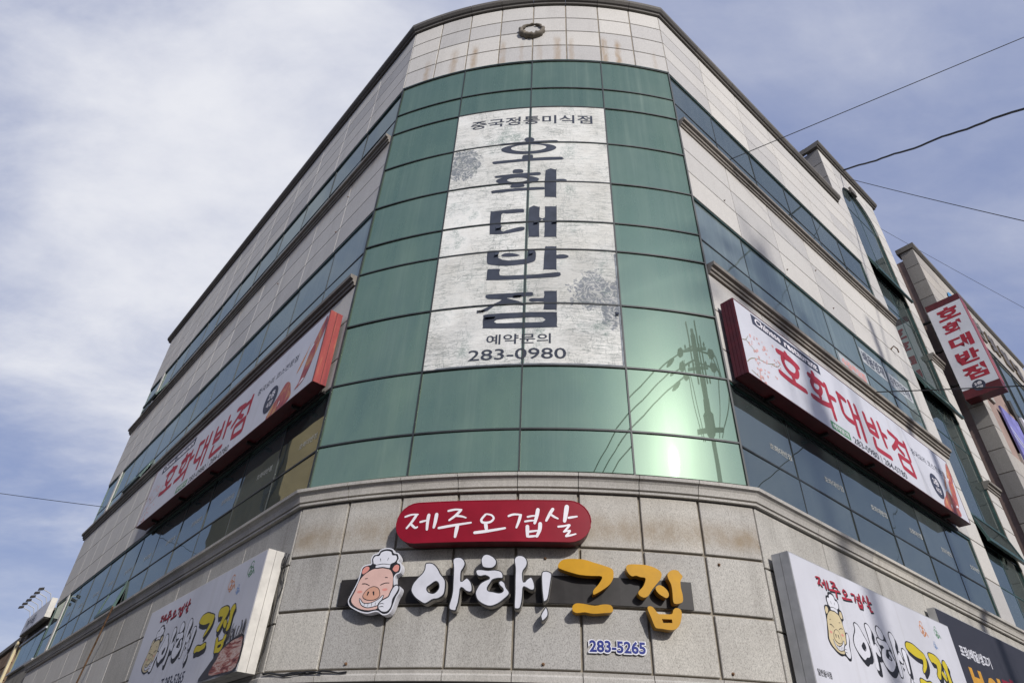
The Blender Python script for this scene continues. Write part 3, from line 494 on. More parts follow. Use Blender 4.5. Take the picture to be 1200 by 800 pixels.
FILM = [[0,[[[-.086,11.225],[-.058,11.269],[.008,11.277],[.064,11.258],[.084,11.206],[.065,11.157],[.011,11.144],[-.055,11.161]]]],[0,[[[-.498,11.155],[.01,11.162],[.459,11.175],[.469,11.132],[.447,11.111],[.012,11.105],[-.484,11.102],[-.508,11.128]]]],[0,[[[.46,10.972],[.448,11.004],[.414,11.032],[.358,11.057],[.284,11.077],[.195,11.092],[.095,11.102],[-.01,11.106],[-.116,11.105],[-.216,11.099],[-.306,11.086],[-.381,11.068],[-.436,11.045],[-.471,11.017],[-.481,10.986],[-.468,10.953],[-.431,10.919],[-.373,10.887],[-.297,10.86],[-.207,10.838],[-.108,10.824],[-.004,10.818],[.099,10.822],[.197,10.833],[.285,10.852],[.358,10.878],[.414,10.908],[.448,10.94]],[[.291,10.989],[.284,11.009],[.262,11.028],[.226,11.044],[.178,11.058],[.121,11.068],[.057,11.075],[-.01,11.078],[-.077,11.077],[-.141,11.072],[-.198,11.064],[-.245,11.051],[-.281,11.036],[-.303,11.018],[-.31,10.998],[-.301,10.977],[-.278,10.956],[-.242,10.937],[-.193,10.92],[-.136,10.907],[-.072,10.898],[-.006,10.895],[.061,10.897],[.123,10.903],[.18,10.915],[.227,10.93],[.262,10.948],[.284,10.968]]]],[0,[[[-.106,10.752],[-.09,10.792],[.05,10.797],[.066,10.765],[.062,10.697],[-.105,10.697]]]],[0,[[[-.596,10.689],[-.281,10.69],[.02,10.707],[.531,10.721],[.558,10.687],[.552,10.646],[.021,10.632],[-.278,10.621],[-.57,10.616],[-.605,10.649]]]],[1,[[[-.259,10.392],[-.239,10.429],[-.165,10.435],[-.101,10.415],[-.083,10.374],[-.099,10.333],[-.247,10.338]]]],[1,[[[-.539,10.305],[-.183,10.318],[.173,10.33],[.195,10.302],[.185,10.257],[-.181,10.246],[-.519,10.25],[-.541,10.273]]]],[1,[[[.176,10.15],[.167,10.174],[.141,10.197],[.099,10.217],[.043,10.234],[-.024,10.248],[-.098,10.257],[-.177,10.262],[-.256,10.262],[-.33,10.258],[-.397,10.249],[-.453,10.235],[-.495,10.217],[-.52,10.196],[-.528,10.172],[-.517,10.147],[-.49,10.122],[-.446,10.098],[-.39,10.077],[-.322,10.06],[-.248,10.049],[-.17,10.043],[-.093,10.044],[-.019,10.051],[.046,10.064],[.101,10.081],[.142,10.102],[.167,10.126]],[[-.011,10.159],[-.016,10.171],[-.028,10.183],[-.048,10.193],[-.075,10.202],[-.107,10.21],[-.142,10.214],[-.18,10.217],[-.217,10.217],[-.252,10.214],[-.284,10.209],[-.31,10.202],[-.33,10.192],[-.342,10.181],[-.346,10.169],[-.341,10.157],[-.328,10.145],[-.308,10.133],[-.281,10.123],[-.249,10.115],[-.213,10.11],[-.176,10.107],[-.139,10.108],[-.104,10.111],[-.073,10.117],[-.047,10.125],[-.027,10.135],[-.015,10.147]]]],[1,[[[-.268,10.044],[-.075,10.044],[-.069,9.977],[-.265,9.974]]]],[1,[[[-.576,9.943],[-.171,9.955],[.239,9.959],[.26,9.93],[.25,9.893],[-.169,9.889],[-.562,9.875],[-.581,9.909]]]],[1,[[[.282,10.374],[.445,10.387],[.459,10.367],[.454,9.722],[.438,9.71],[.281,9.719],[.273,9.738]]]],[1,[[[.458,10.14],[.568,10.153],[.619,10.134],[.625,10.109],[.587,10.083],[.458,10.083]]]],[2,[[[-.577,9.411],[-.543,9.444],[-.319,9.454],[-.075,9.456],[-.051,9.417],[-.062,9.374],[-.315,9.366],[-.399,9.357],[-.387,8.993],[-.3,8.995],[-.136,9.043],[-.044,9.046],[-.026,9.009],[-.052,8.969],[-.215,8.935],[-.379,8.915],[-.542,8.934],[-.564,8.966]]]],[2,[[[.03,9.474],[.177,9.488],[.198,9.465],[.194,9.25],[.277,9.241],[.276,9.475],[.303,9.493],[.439,9.491],[.46,9.466],[.453,8.836],[.437,8.815],[.286,8.817],[.271,8.838],[.273,9.163],[.195,9.165],[.195,8.84],[.179,8.821],[.049,8.826],[.033,8.847]]]],[3,[[[-.575,8.553],[-.556,8.579],[-.434,8.576],[-.402,8.55],[-.4,8.417],[-.253,8.354],[-.075,8.363],[.023,8.391],[.029,8.529],[.119,8.536],[.149,8.496],[.147,8.353],[.103,8.3],[-.033,8.263],[-.289,8.248],[-.509,8.291],[-.569,8.344]]]],[3,[[[-.358,8.474],[-.3,8.507],[-.199,8.499],[-.078,8.446],[-.196,8.427],[-.337,8.438]]]],[3,[[[.281,8.581],[.317,8.614],[.436,8.613],[.452,8.585],[.45,8.165],[.434,8.149],[.28,8.15],[.264,8.172]]]],[3,[[[.451,8.435],[.553,8.452],[.622,8.426],[.621,8.393],[.552,8.365],[.451,8.364]]]],[3,[[[-.553,8.18],[-.524,8.206],[-.385,8.198],[-.364,8.174],[-.363,8.068],[-.144,8.051],[.165,8.058],[.463,8.096],[.507,8.07],[.507,8.034],[.434,8.002],[.128,7.981],[-.18,7.97],[-.532,7.989],[-.553,8.018]]]],[4,[[[-.55,7.695],[-.495,7.719],[-.193,7.715],[.096,7.724],[.117,7.691],[.103,7.652],[-.189,7.633],[-.239,7.623],[-.088,7.568],[.012,7.506],[-.012,7.481],[-.235,7.528],[-.383,7.516],[-.502,7.417],[-.577,7.404],[-.598,7.432],[-.531,7.471],[-.41,7.541],[-.313,7.608],[-.515,7.632]]]],[4,[[[.065,7.581],[.108,7.609],[.271,7.612],[.275,7.72],[.299,7.74],[.44,7.739],[.453,7.719],[.451,7.412],[.427,7.399],[.287,7.4],[.27,7.422],[.271,7.541],[.109,7.544]]]],[4,[[[-.556,7.314],[-.511,7.354],[-.081,7.357],[.403,7.358],[.451,7.327],[.45,7.123],[.414,7.093],[-.073,7.084],[-.508,7.108],[-.552,7.142]],[[-.37,7.248],[-.078,7.262],[.259,7.265],[.259,7.185],[-.076,7.182],[-.367,7.186]]]]]
SIGN = [[0,[[.964,.838],[1.136,.864],[1.311,.874],[1.536,.821]]],[0,[[1.218,.928],[1.249,.863]]],[0,[[1.127,.84],[1.075,.719],[1.122,.612],[1.245,.569],[1.384,.598],[1.464,.72],[1.415,.81],[1.266,.833],[1.144,.825]]],[0,[[1.266,.551],[1.279,.447]]],[0,[[.896,.439],[1.126,.412],[1.351,.417],[1.582,.421]]],[1,[[1.809,.827],[2.028,.853],[2.245,.836]]],[1,[[1.971,.943],[1.988,.873]]],[1,[[1.908,.777],[1.849,.673],[1.909,.595],[2.037,.607],[2.125,.715],[2.077,.797],[1.934,.782]]],[1,[[2.017,.59],[2.018,.516]]],[1,[[1.743,.427],[2.036,.438],[2.359,.503]]],[1,[[2.314,.887],[2.331,.623],[2.342,.273]]],[1,[[2.388,.687],[2.534,.697]]],[2,[[2.682,.884],[2.928,.857]]],[2,[[2.712,.881],[2.71,.673],[2.717,.537],[2.824,.479],[2.997,.481]]],[2,[[3.051,.896],[3.073,.64],[3.048,.253]]],[2,[[3.1,.651],[3.23,.663]]],[2,[[3.257,.908],[3.273,.629],[3.262,.258]]],[3,[[3.535,.885],[3.542,.727],[3.566,.589]]],[3,[[3.818,.885],[3.837,.737],[3.843,.571]]],[3,[[3.537,.69],[3.788,.718]]],[3,[[3.558,.576],[3.843,.571]]],[3,[[4.037,.909],[4.056,.674],[4.077,.464]]],[3,[[4.087,.71],[4.221,.708]]],[3,[[3.647,.459],[3.62,.302],[3.69,.271],[3.91,.276],[4.135,.282]]],[4,[[4.399,.88],[4.563,.861],[4.734,.835]]],[4,[[4.691,.818],[4.536,.677],[4.361,.551]]],[4,[[4.582,.705],[4.663,.634],[4.791,.59]]],[4,[[4.734,.793],[4.966,.809]]],[4,[[4.996,.898],[4.997,.738],[5.003,.55]]],[4,[[4.543,.489],[4.535,.378],[4.565,.271]]],[4,[[4.548,.485],[4.96,.49]]],[4,[[4.942,.494],[4.966,.373],[4.975,.238]]],[4,[[4.548,.275],[4.768,.255],[4.979,.243]]]]

# ================================================================== the corner building
bld = thing('corner_building', (0.0, 11.0, 0.0), 'four storey granite building with a curved green glass corner bay, filling the picture', 'building')
R_ED = [0, 1.4, 2.8, 4.2, 5.45, 6.65, 7.75, 8.45]
L_ED = [0, 1.4, 2.8, 4.15, 5.4, 6.75, 8.05, 9.35, 10.5, 11.85, 13.05, 14.2, 15.75]
R_END, L_END = 11.15, 15.75
ST0, ST1, STC = 8.45, 10.5, 9.42
B_ED = [(-4 + i) * 0.676 for i in range(9)]; B_ED[0], B_ED[8] = -U0, U0
PAR = [13.70, 14.27, 14.82, 15.35, 15.88]
SP4 = [10.09, 10.72, 11.34, 12.0]
SP3 = [6.48, 6.98, 7.67, 8.36]
ROW1 = [2.91, 3.51, 4.11, 4.73]
# core behind the cladding
def core():
    mb = MB(); o = -0.12; pts = [W('L', -L_END, 0, o)] + [W('L', 0.0, 0, o)] + [W('C', -U0 + 2 * U0 * i / 24, 0, o) for i in range(1, 24)] + [W('R', 0.0, 0, o), W('R', R_END, 0, o), W('R', R_END, 0, -7.5), W('L', -L_END, 0, -7.5)]
    n = len(pts); lo = [(p.x, p.y, 0.0) for p in pts]; hi = [(p.x, p.y, 15.7) for p in pts]
    mb.add(lo + hi, [(i, (i + 1) % n, n + (i + 1) % n, n + i) for i in range(n)] + [tuple(range(n, 2 * n))]); return mb
core().build('wall', MT['inside'], bld)
J = 0.009
stones = []; extra = MB()
def slab(side, v0, v1, z0, z1, mat, j=J, o0=-0.055, o1=0.0): stones.append((side, v0 + j, v1 - j, z0 + j, z1 - j, mat, o0, o1))
bk_up = MB(); bk_lo = MB()
def back(mb, side, v0, v1, z0, z1, nseg=1): mb.box(side, v0, v1, z0, z1, -0.118, -0.014 if mb is bk_up else -0.030, nseg)
sideR = lambda a, b: (a, b); sideL = lambda a, b: (-b, -a)
for side, ED, f in (('R', R_ED, sideR), ('L', L_ED, sideL)):
    st = MT['stone_r'] if side == 'R' else MT['stone_l']
    for rows in (PAR, SP4, SP3):
        n_cols = len(ED) - 1
        for a, b in zip(ED[:-1], ED[1:]):
            for z0, z1 in zip(rows[:-1], rows[1:]): slab(side, *f(a, b), z0, z1, st)
        back(bk_up, side, *f(ED[0], ED[-1]), rows[0] + 0.004, rows[-1] - 0.004)
for a, b in zip(B_ED[:-1], B_ED[1:]):
    for z0, z1 in zip(PAR[:-1], PAR[1:]): slab('C', a, b, z0, z1, MT['stone_p'], 0.012)
    for i, (z0, z1) in enumerate(zip(ROW1[:-1], ROW1[1:])): slab('C', a, b, z0, z1, MT['stone_s'] if i == 2 else MT['stone_b'], 0.014)
bk_par = MB(); bk_par.box('C', -U0, U0, PAR[0] + 0.004, PAR[-1] - 0.004, -0.118, -0.012, 16); bk_par.build('mortar_bed', MT['mortar'], bld); back(bk_lo, 'C', -U0, U0, 2.85, 4.74, 16)
R1 = [0.0, 0.12, 1.5, 2.9, 4.33, 5.55, 6.95, 8.45, 9.8, R_END]; L1 = [0.0, 0.12, 1.55, 2.8, 4.1, 5.4, 6.95, 8.25, 9.6, 11.0, 12.6, 14.2, L_END]
for side, ED, f, st in (('R', R1, sideR, MT['stone_b']), ('L', L1, sideL, MT['stone_b'])):
    for a, b in zip(ED[:-1], ED[1:]):
        if b - a < 0.2: continue
        for z0, z1 in ((2.91, 3.4), (3.4, 4.04), (4.04, 4.73)): slab(side, *f(a if a > 0.2 else 0.0, b), z0, z1, st)
    back(bk_lo, side, *f(0, ED[-1]), 2.85, 4.74)
# pillars beside the window bands
for z0, z1 in ((4.99, 5.75), (5.75, 6.48), (8.56, 9.3), (9.3, 10.09), (12.17, 12.9), (12.9, 13.70)): slab('R', 7.75, 8.45, z0, z1, MT['stone_r'])
for z0, z1 in ((4.99, 6.48), (8.56, 10.09), (12.17, 13.70)):
    back(bk_up, 'R', 7.76, 8.45, z0, z1); slab('L', -14.45, -14.2, z0, z1, MT['stone_l']); back(bk_up, 'L', -14.44, -14.21, z0, z1)
zz = 4.99
while zz < 18.2:
    h = min(0.62, 18.36 - zz); slab('R', 10.5, R_END, zz, zz + h, MT['stone_r']); zz += h
back(bk_up, 'R', 10.5, R_END - 0.003, 4.99, 18.36)
for z0, z1 in ((15.88, 16.5), (16.5, 17.12), (17.12, 17.74), (17.74, 18.36)): slab('R', 7.76, 8.45, z0, z1, MT['stone_r'])
back(bk_up, 'R', 7.77, 8.45, 15.88, 18.36)
slab('R', 8.45, STC, 17.8, 18.36, MT['stone_r']); slab('R', STC, 10.5, 17.8, 18.36, MT['stone_r']); back(bk_up, 'R', 8.45, 10.5, 17.8, 18.36)
bk_up.build('mortar_bed', MT['joint'], bld); bk_lo.build('mortar_bed', MT['mortar'], bld)
# 300 stones are parts, the far end of the left wing is one joined part
for (side, v0, v1, z0, z1, mat, o0, o1) in stones:
    if side == 'L' and v0 < -10.4 or (side == 'L' and z1 < 4.1 and v0 < -8):
        extra.box(side, v0, v1, z0, z1, o0, o1)
    else: piece('stone_panel', bld, mat, side, v0, v1, z0, z1, o0, o1)
extra.build('stone_panel', MT['stone_l'], bld, kind='stuff')
# arch head of the stair window: a slab with the round opening cut out
def arch():
    mb = MB(); zc = 16.62; r = (ST1 - ST0) / 2; n = 20; top = 17.79
    for half in (0, 1):
        vs = []; fs = []
        for i in range(n // 2 + 1):
            a = pi - pi * (i + half * n // 2) / n; x, z = ST0 + r + r * cos(a), zc + r * 1.1 * sin(a)
            vs += [W('R', x, z, 0), W('R', x, top, 0), W('R', x, z, -0.06), W('R', x, top, -0.06)]
        for i in range(n // 2):
            k = 4 * i; fs += [(k, k + 4, k + 5, k + 1), (k + 2, k + 3, k + 7, k + 6), (k, k + 2, k + 6, k + 4), (k + 1, k + 5, k + 7, k + 3)]
        mb.add(vs, fs)
    return mb
arch().build('arch_stone', MT['stone_r'], bld)
ks = MB(); ks.box('R', 9.3, 9.62, 17.62, 17.86, 0.004, 0.07); ks.build('keystone', MT['coping'], bld)

# ---- tower over the stair, roofs
tw = MB(); tw.box('R', 7.77, R_END - 0.005, 15.7, 18.36, -2.6, -0.12); tw.build('stair_tower_wall', MT['mortar'], bld)
def tower_side():
    zs = (15.9, 16.5, 17.12, 17.74, 18.36)
    for z0, z1 in zip(zs[:-1], zs[1:]):
        for a, b in ((-2.6, -1.78), (-1.76, -0.92), (-0.9, -0.002)):
            p0 = W('R', 7.752, z0 + 0.01, a); p1 = W('R', 7.752, z0 + 0.01, b); q = MB(); X = (p1 - p0) / 2
            q.hexa((p0 + p1) / 2 + Vector((0, 0, (z1 - z0) / 2 - 0.01)), X, Vector((XR.x, XR.y, 0)) * 0.02, Vector((0, 0, (z1 - z0) / 2 - 0.012)))
            q.build('stone_panel', MT['greystone'], bld)
tower_side()
COP = [(-0.06, 15.89), (0.045, 15.89), (0.05, 15.935), (0.085, 15.95), (0.125, 16.0), (0.13, 16.075), (-0.32, 16.075), (-0.32, 15.89)]
def run(name, mat, side, eds, prof, m0=0.0, m1=0.0, nseg=1, gap=0.004):
    for i, (a, b) in enumerate(zip(eds[:-1], eds[1:])):
        mb = MB(); first, last = i == 0, i == len(eds) - 2
        mb.sweep(side, a + (0 if first else gap), b - (0 if last else gap), prof, m0 if first else 0, m1 if last else 0, nseg); mb.build(name, mat, bld)
run('coping_stone', MT['coping'], 'C', B_ED, COP, MIT_L, MIT_R, 4)
run('coping_stone', MT['coping'], 'R', [0, 1.25, 2.6, 3.95, 5.3, 6.5, 7.66], COP, MIT_R, 0)
run('coping_stone', MT['coping'], 'L', [-16.0, -14.7, -13.3, -11.9, -10.6, -9.4, -8.2, -6.9, -5.5, -4.23, -2.84, -1.44, 0], COP, 0, MIT_L)
TCOP = [(o, z + 2.48) for o, z in COP]
run('coping_stone', MT['coping'], 'R', [7.63, 8.9, 10.2, 11.3], TCOP)
rt = MB()
for k in range(2):                                                      # the coping returns along the tower's side
    a, b = (-1.3, 0.0) if k else (-2.6, -1.31); p0 = W('R', 7.67, 18.465, a); p1 = W('R', 7.67, 18.465, b if not k else -0.325)
    rt = MB(); rt.hexa((p0 + p1) / 2, (p1 - p0) / 2, Vector((XR.x, XR.y, 0)) * 0.05, (0, 0, 0.09)); rt.build('coping_stone', MT['coping'], bld)
rf = MB(); rf.box('R', 7.8, 11.1, 18.37, 18.4, -2.5, -0.33); rf.build('roof', MT['render'], bld)
rf2 = MB(); pts = [W('L', -L_END, 15.72, -0.34), W('L', 0, 15.72, -0.34)] + [W('C', -U0 + 2 * U0 * i / 12, 15.72, -0.34) for i in range(1, 12)] + [W('R', 0, 15.72, -0.34), W('R', 7.7, 15.72, -0.34), W('R', 7.7, 15.72, -7.4), W('L', -L_END, 15.72, -7.4)]
rf2.add(pts, [tuple(range(len(pts)))]); rf2.build('roof', MT['render'], bld)
# ---- sill ledges of the two upper floors
def ledge_prof(z): return [(-0.05, z - 0.18), (0.025, z - 0.18), (0.03, z - 0.13), (0.055, z - 0.125), (0.06, z - 0.075), (0.105, z - 0.06), (0.11, z), (-0.05, z + 0.015)]
for z in (12.175, 8.56):
    run('sill_stone', MT['ledge'], 'R', [0.035, 1.62, 3.2, 4.75, 6.2, 7.3, 8.42], ledge_prof(z)); run('sill_stone', MT['ledge'], 'R', [10.47, 11.22], ledge_prof(z))
    run('sill_stone', MT['ledge'], 'L', [-15.95, -14.5, -13.0, -11.6, -10.2, -8.8, -7.4, -6.0, -4.07, -2.74, -1.4, -0.035], ledge_prof(z))
# ---- cornice over the ground floor
CORN = [(-0.05, 4.732), (0.042, 4.732), (0.047, 4.756), (0.01, 4.760), (0.01, 4.772), (0.055, 4.777), (0.06, 4.80), (0.072, 4.842), (0.096, 4.874), (0.122, 4.882), (0.128, 4.918), (-0.04, 4.972)]
run('cornice_stone', MT['cornice'], 'C', B_ED, CORN, MIT_L, MIT_R, 4)
run('cornice_stone', MT['cornice'], 'R', [0, 1.35, 2.75, 4.15, 5.45, 6.9, 8.4, 9.8, 11.2], CORN, MIT_R, 0)
run('cornice_stone', MT['cornice'], 'L', [-15.85, -14.4, -13.0, -11.6, -10.2, -8.8, -7.6, -6.3, -5.1, -3.9, -2.7, -1.45, 0], CORN, 0, MIT_L)
LIP = [(-0.1, 2.80), (0.035, 2.80), (0.04, 2.85), (0.02, 2.87), (0.03, 2.90), (-0.1, 2.905)]
run('band_stone', MT['cornice'], 'C', B_ED, LIP, MIT_L, MIT_R, 3); run('band_stone', MT['cornice'], 'R', [0, 2.8, 5.6, 8.4, 11.15], LIP, MIT_R, 0); run('band_stone', MT['cornice'], 'L', [-15.75, -12.6, -9.6, -6.6, -3.4, 0], LIP, 0, MIT_L)

# ---- bay glazing
BU = [-U0 + 0.0, -U0 / 2 * 0.985, 0.005, U0 / 2 * 0.985, U0]
pane_of = {}
film_rows = range(2, 8)
for c in range(4):
    for r in range(10):
        mat = MT['bay_glass']
        piece('window_pane', bld, mat, 'C', BU[c] + 0.006, BU[c + 1] - 0.006, ZS[r + 1] + 0.006, ZS[r] - 0.006, -0.03, -0.006 if c in (1, 2) and r in film_rows else -0.012, 0.002, 0.0 if c in (1, 2) and r in film_rows else 0.0055)
fb = MB()
for r in range(11):
    if r == 10: continue
    fb.box('C', -U0, U0, ZS[r] - 0.011, ZS[r] + 0.011, -0.05, 0.006, 24)
for u in BU[1:4]: fb.box('C', u - 0.010, u + 0.010, ZS[10] - 0.02, ZS[0] - 0.012, -0.05, 0.0045, 1)
for u in (-U0 + 0.012, U0 - 0.012): fb.box('C', u - 0.012, u + 0.012, ZS[10] - 0.02, ZS[0] + 0.0, -0.05, 0.008, 1)
fb.build('window_frame', MT['frame'], bld)
fh = MB(); fh.box('C', -U0, U0, ZS[0] + 0.012, ZS[0] + 0.03, -0.05, 0.012, 24); fh.build('window_frame', MT['teal'], bld)

# ---- ribbon windows of the wings
BANDS = [(13.69, 12.77, 12.165, 13.70), (10.085, 9.14, 8.56, 10.09), (6.47, 5.545, 4.97, 6.48)]
def ribbon(side, ED, f, band, openings=()):
    zt, zm, zb, _ = band; fm = MB()
    for i, (a, b) in enumerate(zip(ED[:-1], ED[1:])):
        for k, (z0, z1) in enumerate(((zm, zt), (zb, zm))):
            if (i, k) in openings: continue
            v0, v1 = f(a, b); piece('window_pane', bld, MT['glass3' if band[0] < 11 and band[0] > 8 else 'glass'], side, v0 + 0.006, v1 - 0.006, z0 + 0.006, z1 - 0.006, -0.05, -0.036, 0.002, 0.006)
    v0, v1 = f(ED[0], ED[-1])
    fm.box(side, v0, v1, zm - 0.012, zm + 0.012, -0.06, -0.026)
    for x in ED[1:-1]:
        c = f(x, x)[0]; fm.box(side, c - 0.009, c + 0.009, zb, zm - 0.013, -0.06, -0.028); fm.box(side, c - 0.009, c + 0.009, zm + 0.013, zt - 0.031, -0.06, -0.028)
    fm.build('window_frame', MT['frame'], bld); tm = MB()
    tm.box(side, v0, v1, zt - 0.03, zt - 0.004, -0.06, -0.012)
    e0, e1 = (v0 + 0.016, v1 - 0.016); tm.box(side, e0 - 0.015, e0 + 0.015, zb, zt - 0.031, -0.06, -0.02); tm.box(side, e1 - 0.015, e1 + 0.015, zb, zt - 0.031, -0.06, -0.02)
    tm.build('window_frame', MT['teal'], bld)
def awning(side, v0, v1, ztop, zbot, out, hinge=-0.03):
    """a top hung sash swung out at the bottom: frame, pane as its child"""
    mb = MB(); P = lambda v, t, d=0.0: W(side, v, ztop + (zbot - ztop) * t, hinge + out * t + d)
    def bar(a, b, w=0.022):
        t = (b - a); c = (a + b) / 2; ax = t / 2; s = ax.normalized(); p = fr(side, (v0 + v1) / 2); n3 = Vector((p[2].x, p[2].y, 0)); mb.hexa(c, ax + s * w, s.cross(n3) * w, n3 * w)
    bar(P(v0, 0), P(v1, 0)); bar(P(v0, 1), P(v1, 1), 0.03); bar(P(v0, 0.06), P(v0, 0.94)); bar(P(v1, 0.06), P(v1, 0.94))
    fo = mb.build('awning_frame', MT['teal'], bld)
    g = MB(); vs = [P(v0 + 0.02, 0.03), P(v1 - 0.02, 0.03), P(v1 - 0.02, 0.97), P(v0 + 0.02, 0.97)]; p = fr(side, v0)[2]; n3 = Vector((p.x, p.y, 0)) * 0.006
    g.add([v + n3 for v in vs] + [v - n3 for v in vs], [(0, 1, 2, 3), (7, 6, 5, 4), (0, 4, 5, 1), (1, 5, 6, 2), (2, 6, 7, 3), (3, 7, 4, 0)]); g.build('window_pane', MT['glass'], fo)
L_G = [0, 1.37, 2.74, 4.1, 5.4, 6.75, 8.0, 9.3, 10.4, 11.83, 13.0, 14.2]; R_G = [0, 1.37, 2.75, 4.1, 5.33, 6.5, 7.75]
ribbon('R', R_G, sideR, BANDS[0]); ribbon('R', R_G, sideR, BANDS[1]); ribbon('R', R_G, sideR, BANDS[2])
ribbon('L', L_G, sideL, BANDS[0], {(10, 1)}); ribbon('L', L_G, sideL, BANDS[1], {(9, 1)}); ribbon('L', L_G, sideL, BANDS[2], {(6, 1)})
for b in BANDS: ribbon('L', [14.45, 15.72], sideL, b)
awning('L', -14.17, -13.03, 12.74, 12.24, 0.20); awning('L', -11.8, -10.43, 9.12, 8.62, 0.16); awning('L', -9.27, -8.03, 5.52, 5.02, 0.09)
# ---- stair window
TRS = [16.55, 14.5, 13.9, 12.85, 10.72, 10.2, 9.25, 7.22, 6.65, 5.8, 4.97]
def stair():
    r = (ST1 - ST0) / 2; zc = 16.62
    for v0, v1 in ((ST0, STC), (STC, ST1)):
        mb = MB(); pts = []
        for i in range(13):
            x = v0 + 0.006 + (v1 - v0 - 0.012) * i / 12; t = (x - ST0 - r) / r; pts.append((x, zc + r * 1.1 * sqrt(max(0, 1 - t * t)) - 0.004))
        lp = [(v0 + 0.006, 16.556), (v1 - 0.006, 16.556)] + pts[::-1]; poly_solid(mb, 'R', [lp], -0.07, -0.058); mb.build('window_pane', MT['glass'], bld)
        for z1, z0 in zip(TRS[:-1], TRS[1:]):
            if (z1, z0) in ((14.5, 13.9), (10.72, 10.2), (7.22, 6.65)): continue
            piece('window_pane', bld, MT['glass'], 'R', v0 + 0.006, v1 - 0.006, z0 + 0.006, z1 - 0.006, -0.07, -0.058, 0.002, 0.002)
    fm = MB()
    for z in TRS[:-1]: fm.box('R', ST0 + 0.02, ST1 - 0.02, z - 0.011, z + 0.011, -0.075, -0.05)
    fm.box('R', STC - 0.009, STC + 0.009, 4.97, 17.7, -0.075, -0.052)
    for v in (ST0 + 0.01, ST1 - 0.01): fm.box('R', v - 0.01, v + 0.01, 4.97, 16.55, -0.075, -0.03)
    fm.tube([W('R', ST0 + r - (r - 0.012) * cos(pi * i / 20), zc + (r * 1.1 - 0.012) * sin(pi * i / 20), -0.05) for i in range(21)], 0.014, 6); fm.build('window_frame', MT['teal'], bld)
    for zt, zb in ((14.5, 13.9), (10.72, 10.2), (7.22, 6.65)): awning('R', ST0 + 0.03, ST1 - 0.05, zt, zb - 0.02, 0.15)
stair()
# the worn stone roundel on the parapet
def roundel():
    mb = MB(); uc, zc = -0.02, 14.83; n = 28; vs = []; fs = []; m = 10
    for i in range(n):
        a = 2 * pi * i / n; rr = 0.225 + 0.012 * sin(i * 2.1) ; tr = (0.034 + 0.014 * (i % 2) + random.uniform(-0.008, 0.010)) * (1 - 0.5 * sin(a))
        for k in range(m):
            b = 2 * pi * k / m; q = rr + tr * cos(b); vs.append(W('C', uc + q * cos(a), zc + q * sin(a), 0.035 + tr * 1.25 * sin(b)))
    for i in range(n):
        for k in range(m): fs.append((i * m + k, ((i + 1) % n) * m + k, ((i + 1) % n) * m + (k + 1) % m, i * m + (k + 1) % m))
    mb.add(vs, fs); mb.build('roundel', MT['weathered'], bld, smooth=True)
    d = MB(); poly_solid(d, 'C', [[(uc + 0.2 * cos(2 * pi * i / 24), zc + 0.2 * sin(2 * pi * i / 24)) for i in range(24)]], 0.001, 0.012); d.build('roundel_disc', MT['stone_p'], bld)
roundel()
# shopfront under the band (below the picture)
for side, eds in (('C', [-2.2, -0.75, 0.75, 2.2]), ('R', [0.4, 2.3, 4.2, 6.1, 8.2]), ('L', [-14, -11.5, -9, -6.5, -4, -2.2, -0.4])):
    for a, b in zip(eds[:-1], eds[1:]): piece('shop_window', bld, MT['glass'], side, a + 0.04, b - 0.04, 0.35, 2.45, -0.11, -0.09, 0.003)
    q = MB(); q.box(side, eds[0] - 0.05, eds[-1] + 0.05, 2.46, 2.79, -0.118, -0.03, 6); q.build('lintel', MT['bar'], bld); q = MB(); q.box(side, eds[0] - 0.05, eds[-1] + 0.05, 0.0, 0.34, -0.118, -0.03, 6); q.build('plinth', MT['greystone'], bld)
# old anchor bolts with rust on the slabs
for side, v, z in (('C', 0.314, 3.985), ('C', 2.168, 4.02), ('C', -1.708, 2.965), ('C', 0.30, 2.965), ('C', 2.141, 2.965), ('R', 1.05, 10.78), ('R', 4.33, 11.2), ('R', 4.62, 10.35), ('R', 7.35, 10.72), ('L', -1.42, 11.62), ('L', -1.55, 10.72), ('L', -4.3, 11.2), ('R', 2.9, 10.3)):
    q = MB(); q.tube([W(side, v, z, -0.001), W(side, v, z, 0.006), W(side, v, z, 0.007), W(side, v, z, 0.024)], 0.01, 6, rads=[.017, .017, .009, .009]); q.build('anchor_bolt', MT['rusty'], bld)
hk = MB(); hk.tube([W('R', 7.35, 10.73, 0), W('R', 7.36, 10.78, 0.08), W('R', 7.47, 10.74, 0.10), W('R', 7.5, 10.66, 0.09)], 0.014); hk.build('wall_hook', MT['rusty'], bld)
# lettering on the second floor panes
def pane_text(side, x0, x1, z):
    mb = MB(); text(mb, side, '호화대반점', x0 + (x1 - x0) * 0.52, z - 0.045, x1, z + 0.045, -0.0325, 0.0)
    mb.build('pane_lettering', MT['pane_ink'], bld, recalc=False)
for i in range(6):
    a, b = R_G[i], R_G[i + 1]; pane_text('R', a + 0.22, b - 0.07, 5.83)
for i in range(11):
    a, b = -L_G[i + 1], -L_G[i]; pane_text('L', a + 0.12, b - 0.18, 5.82)

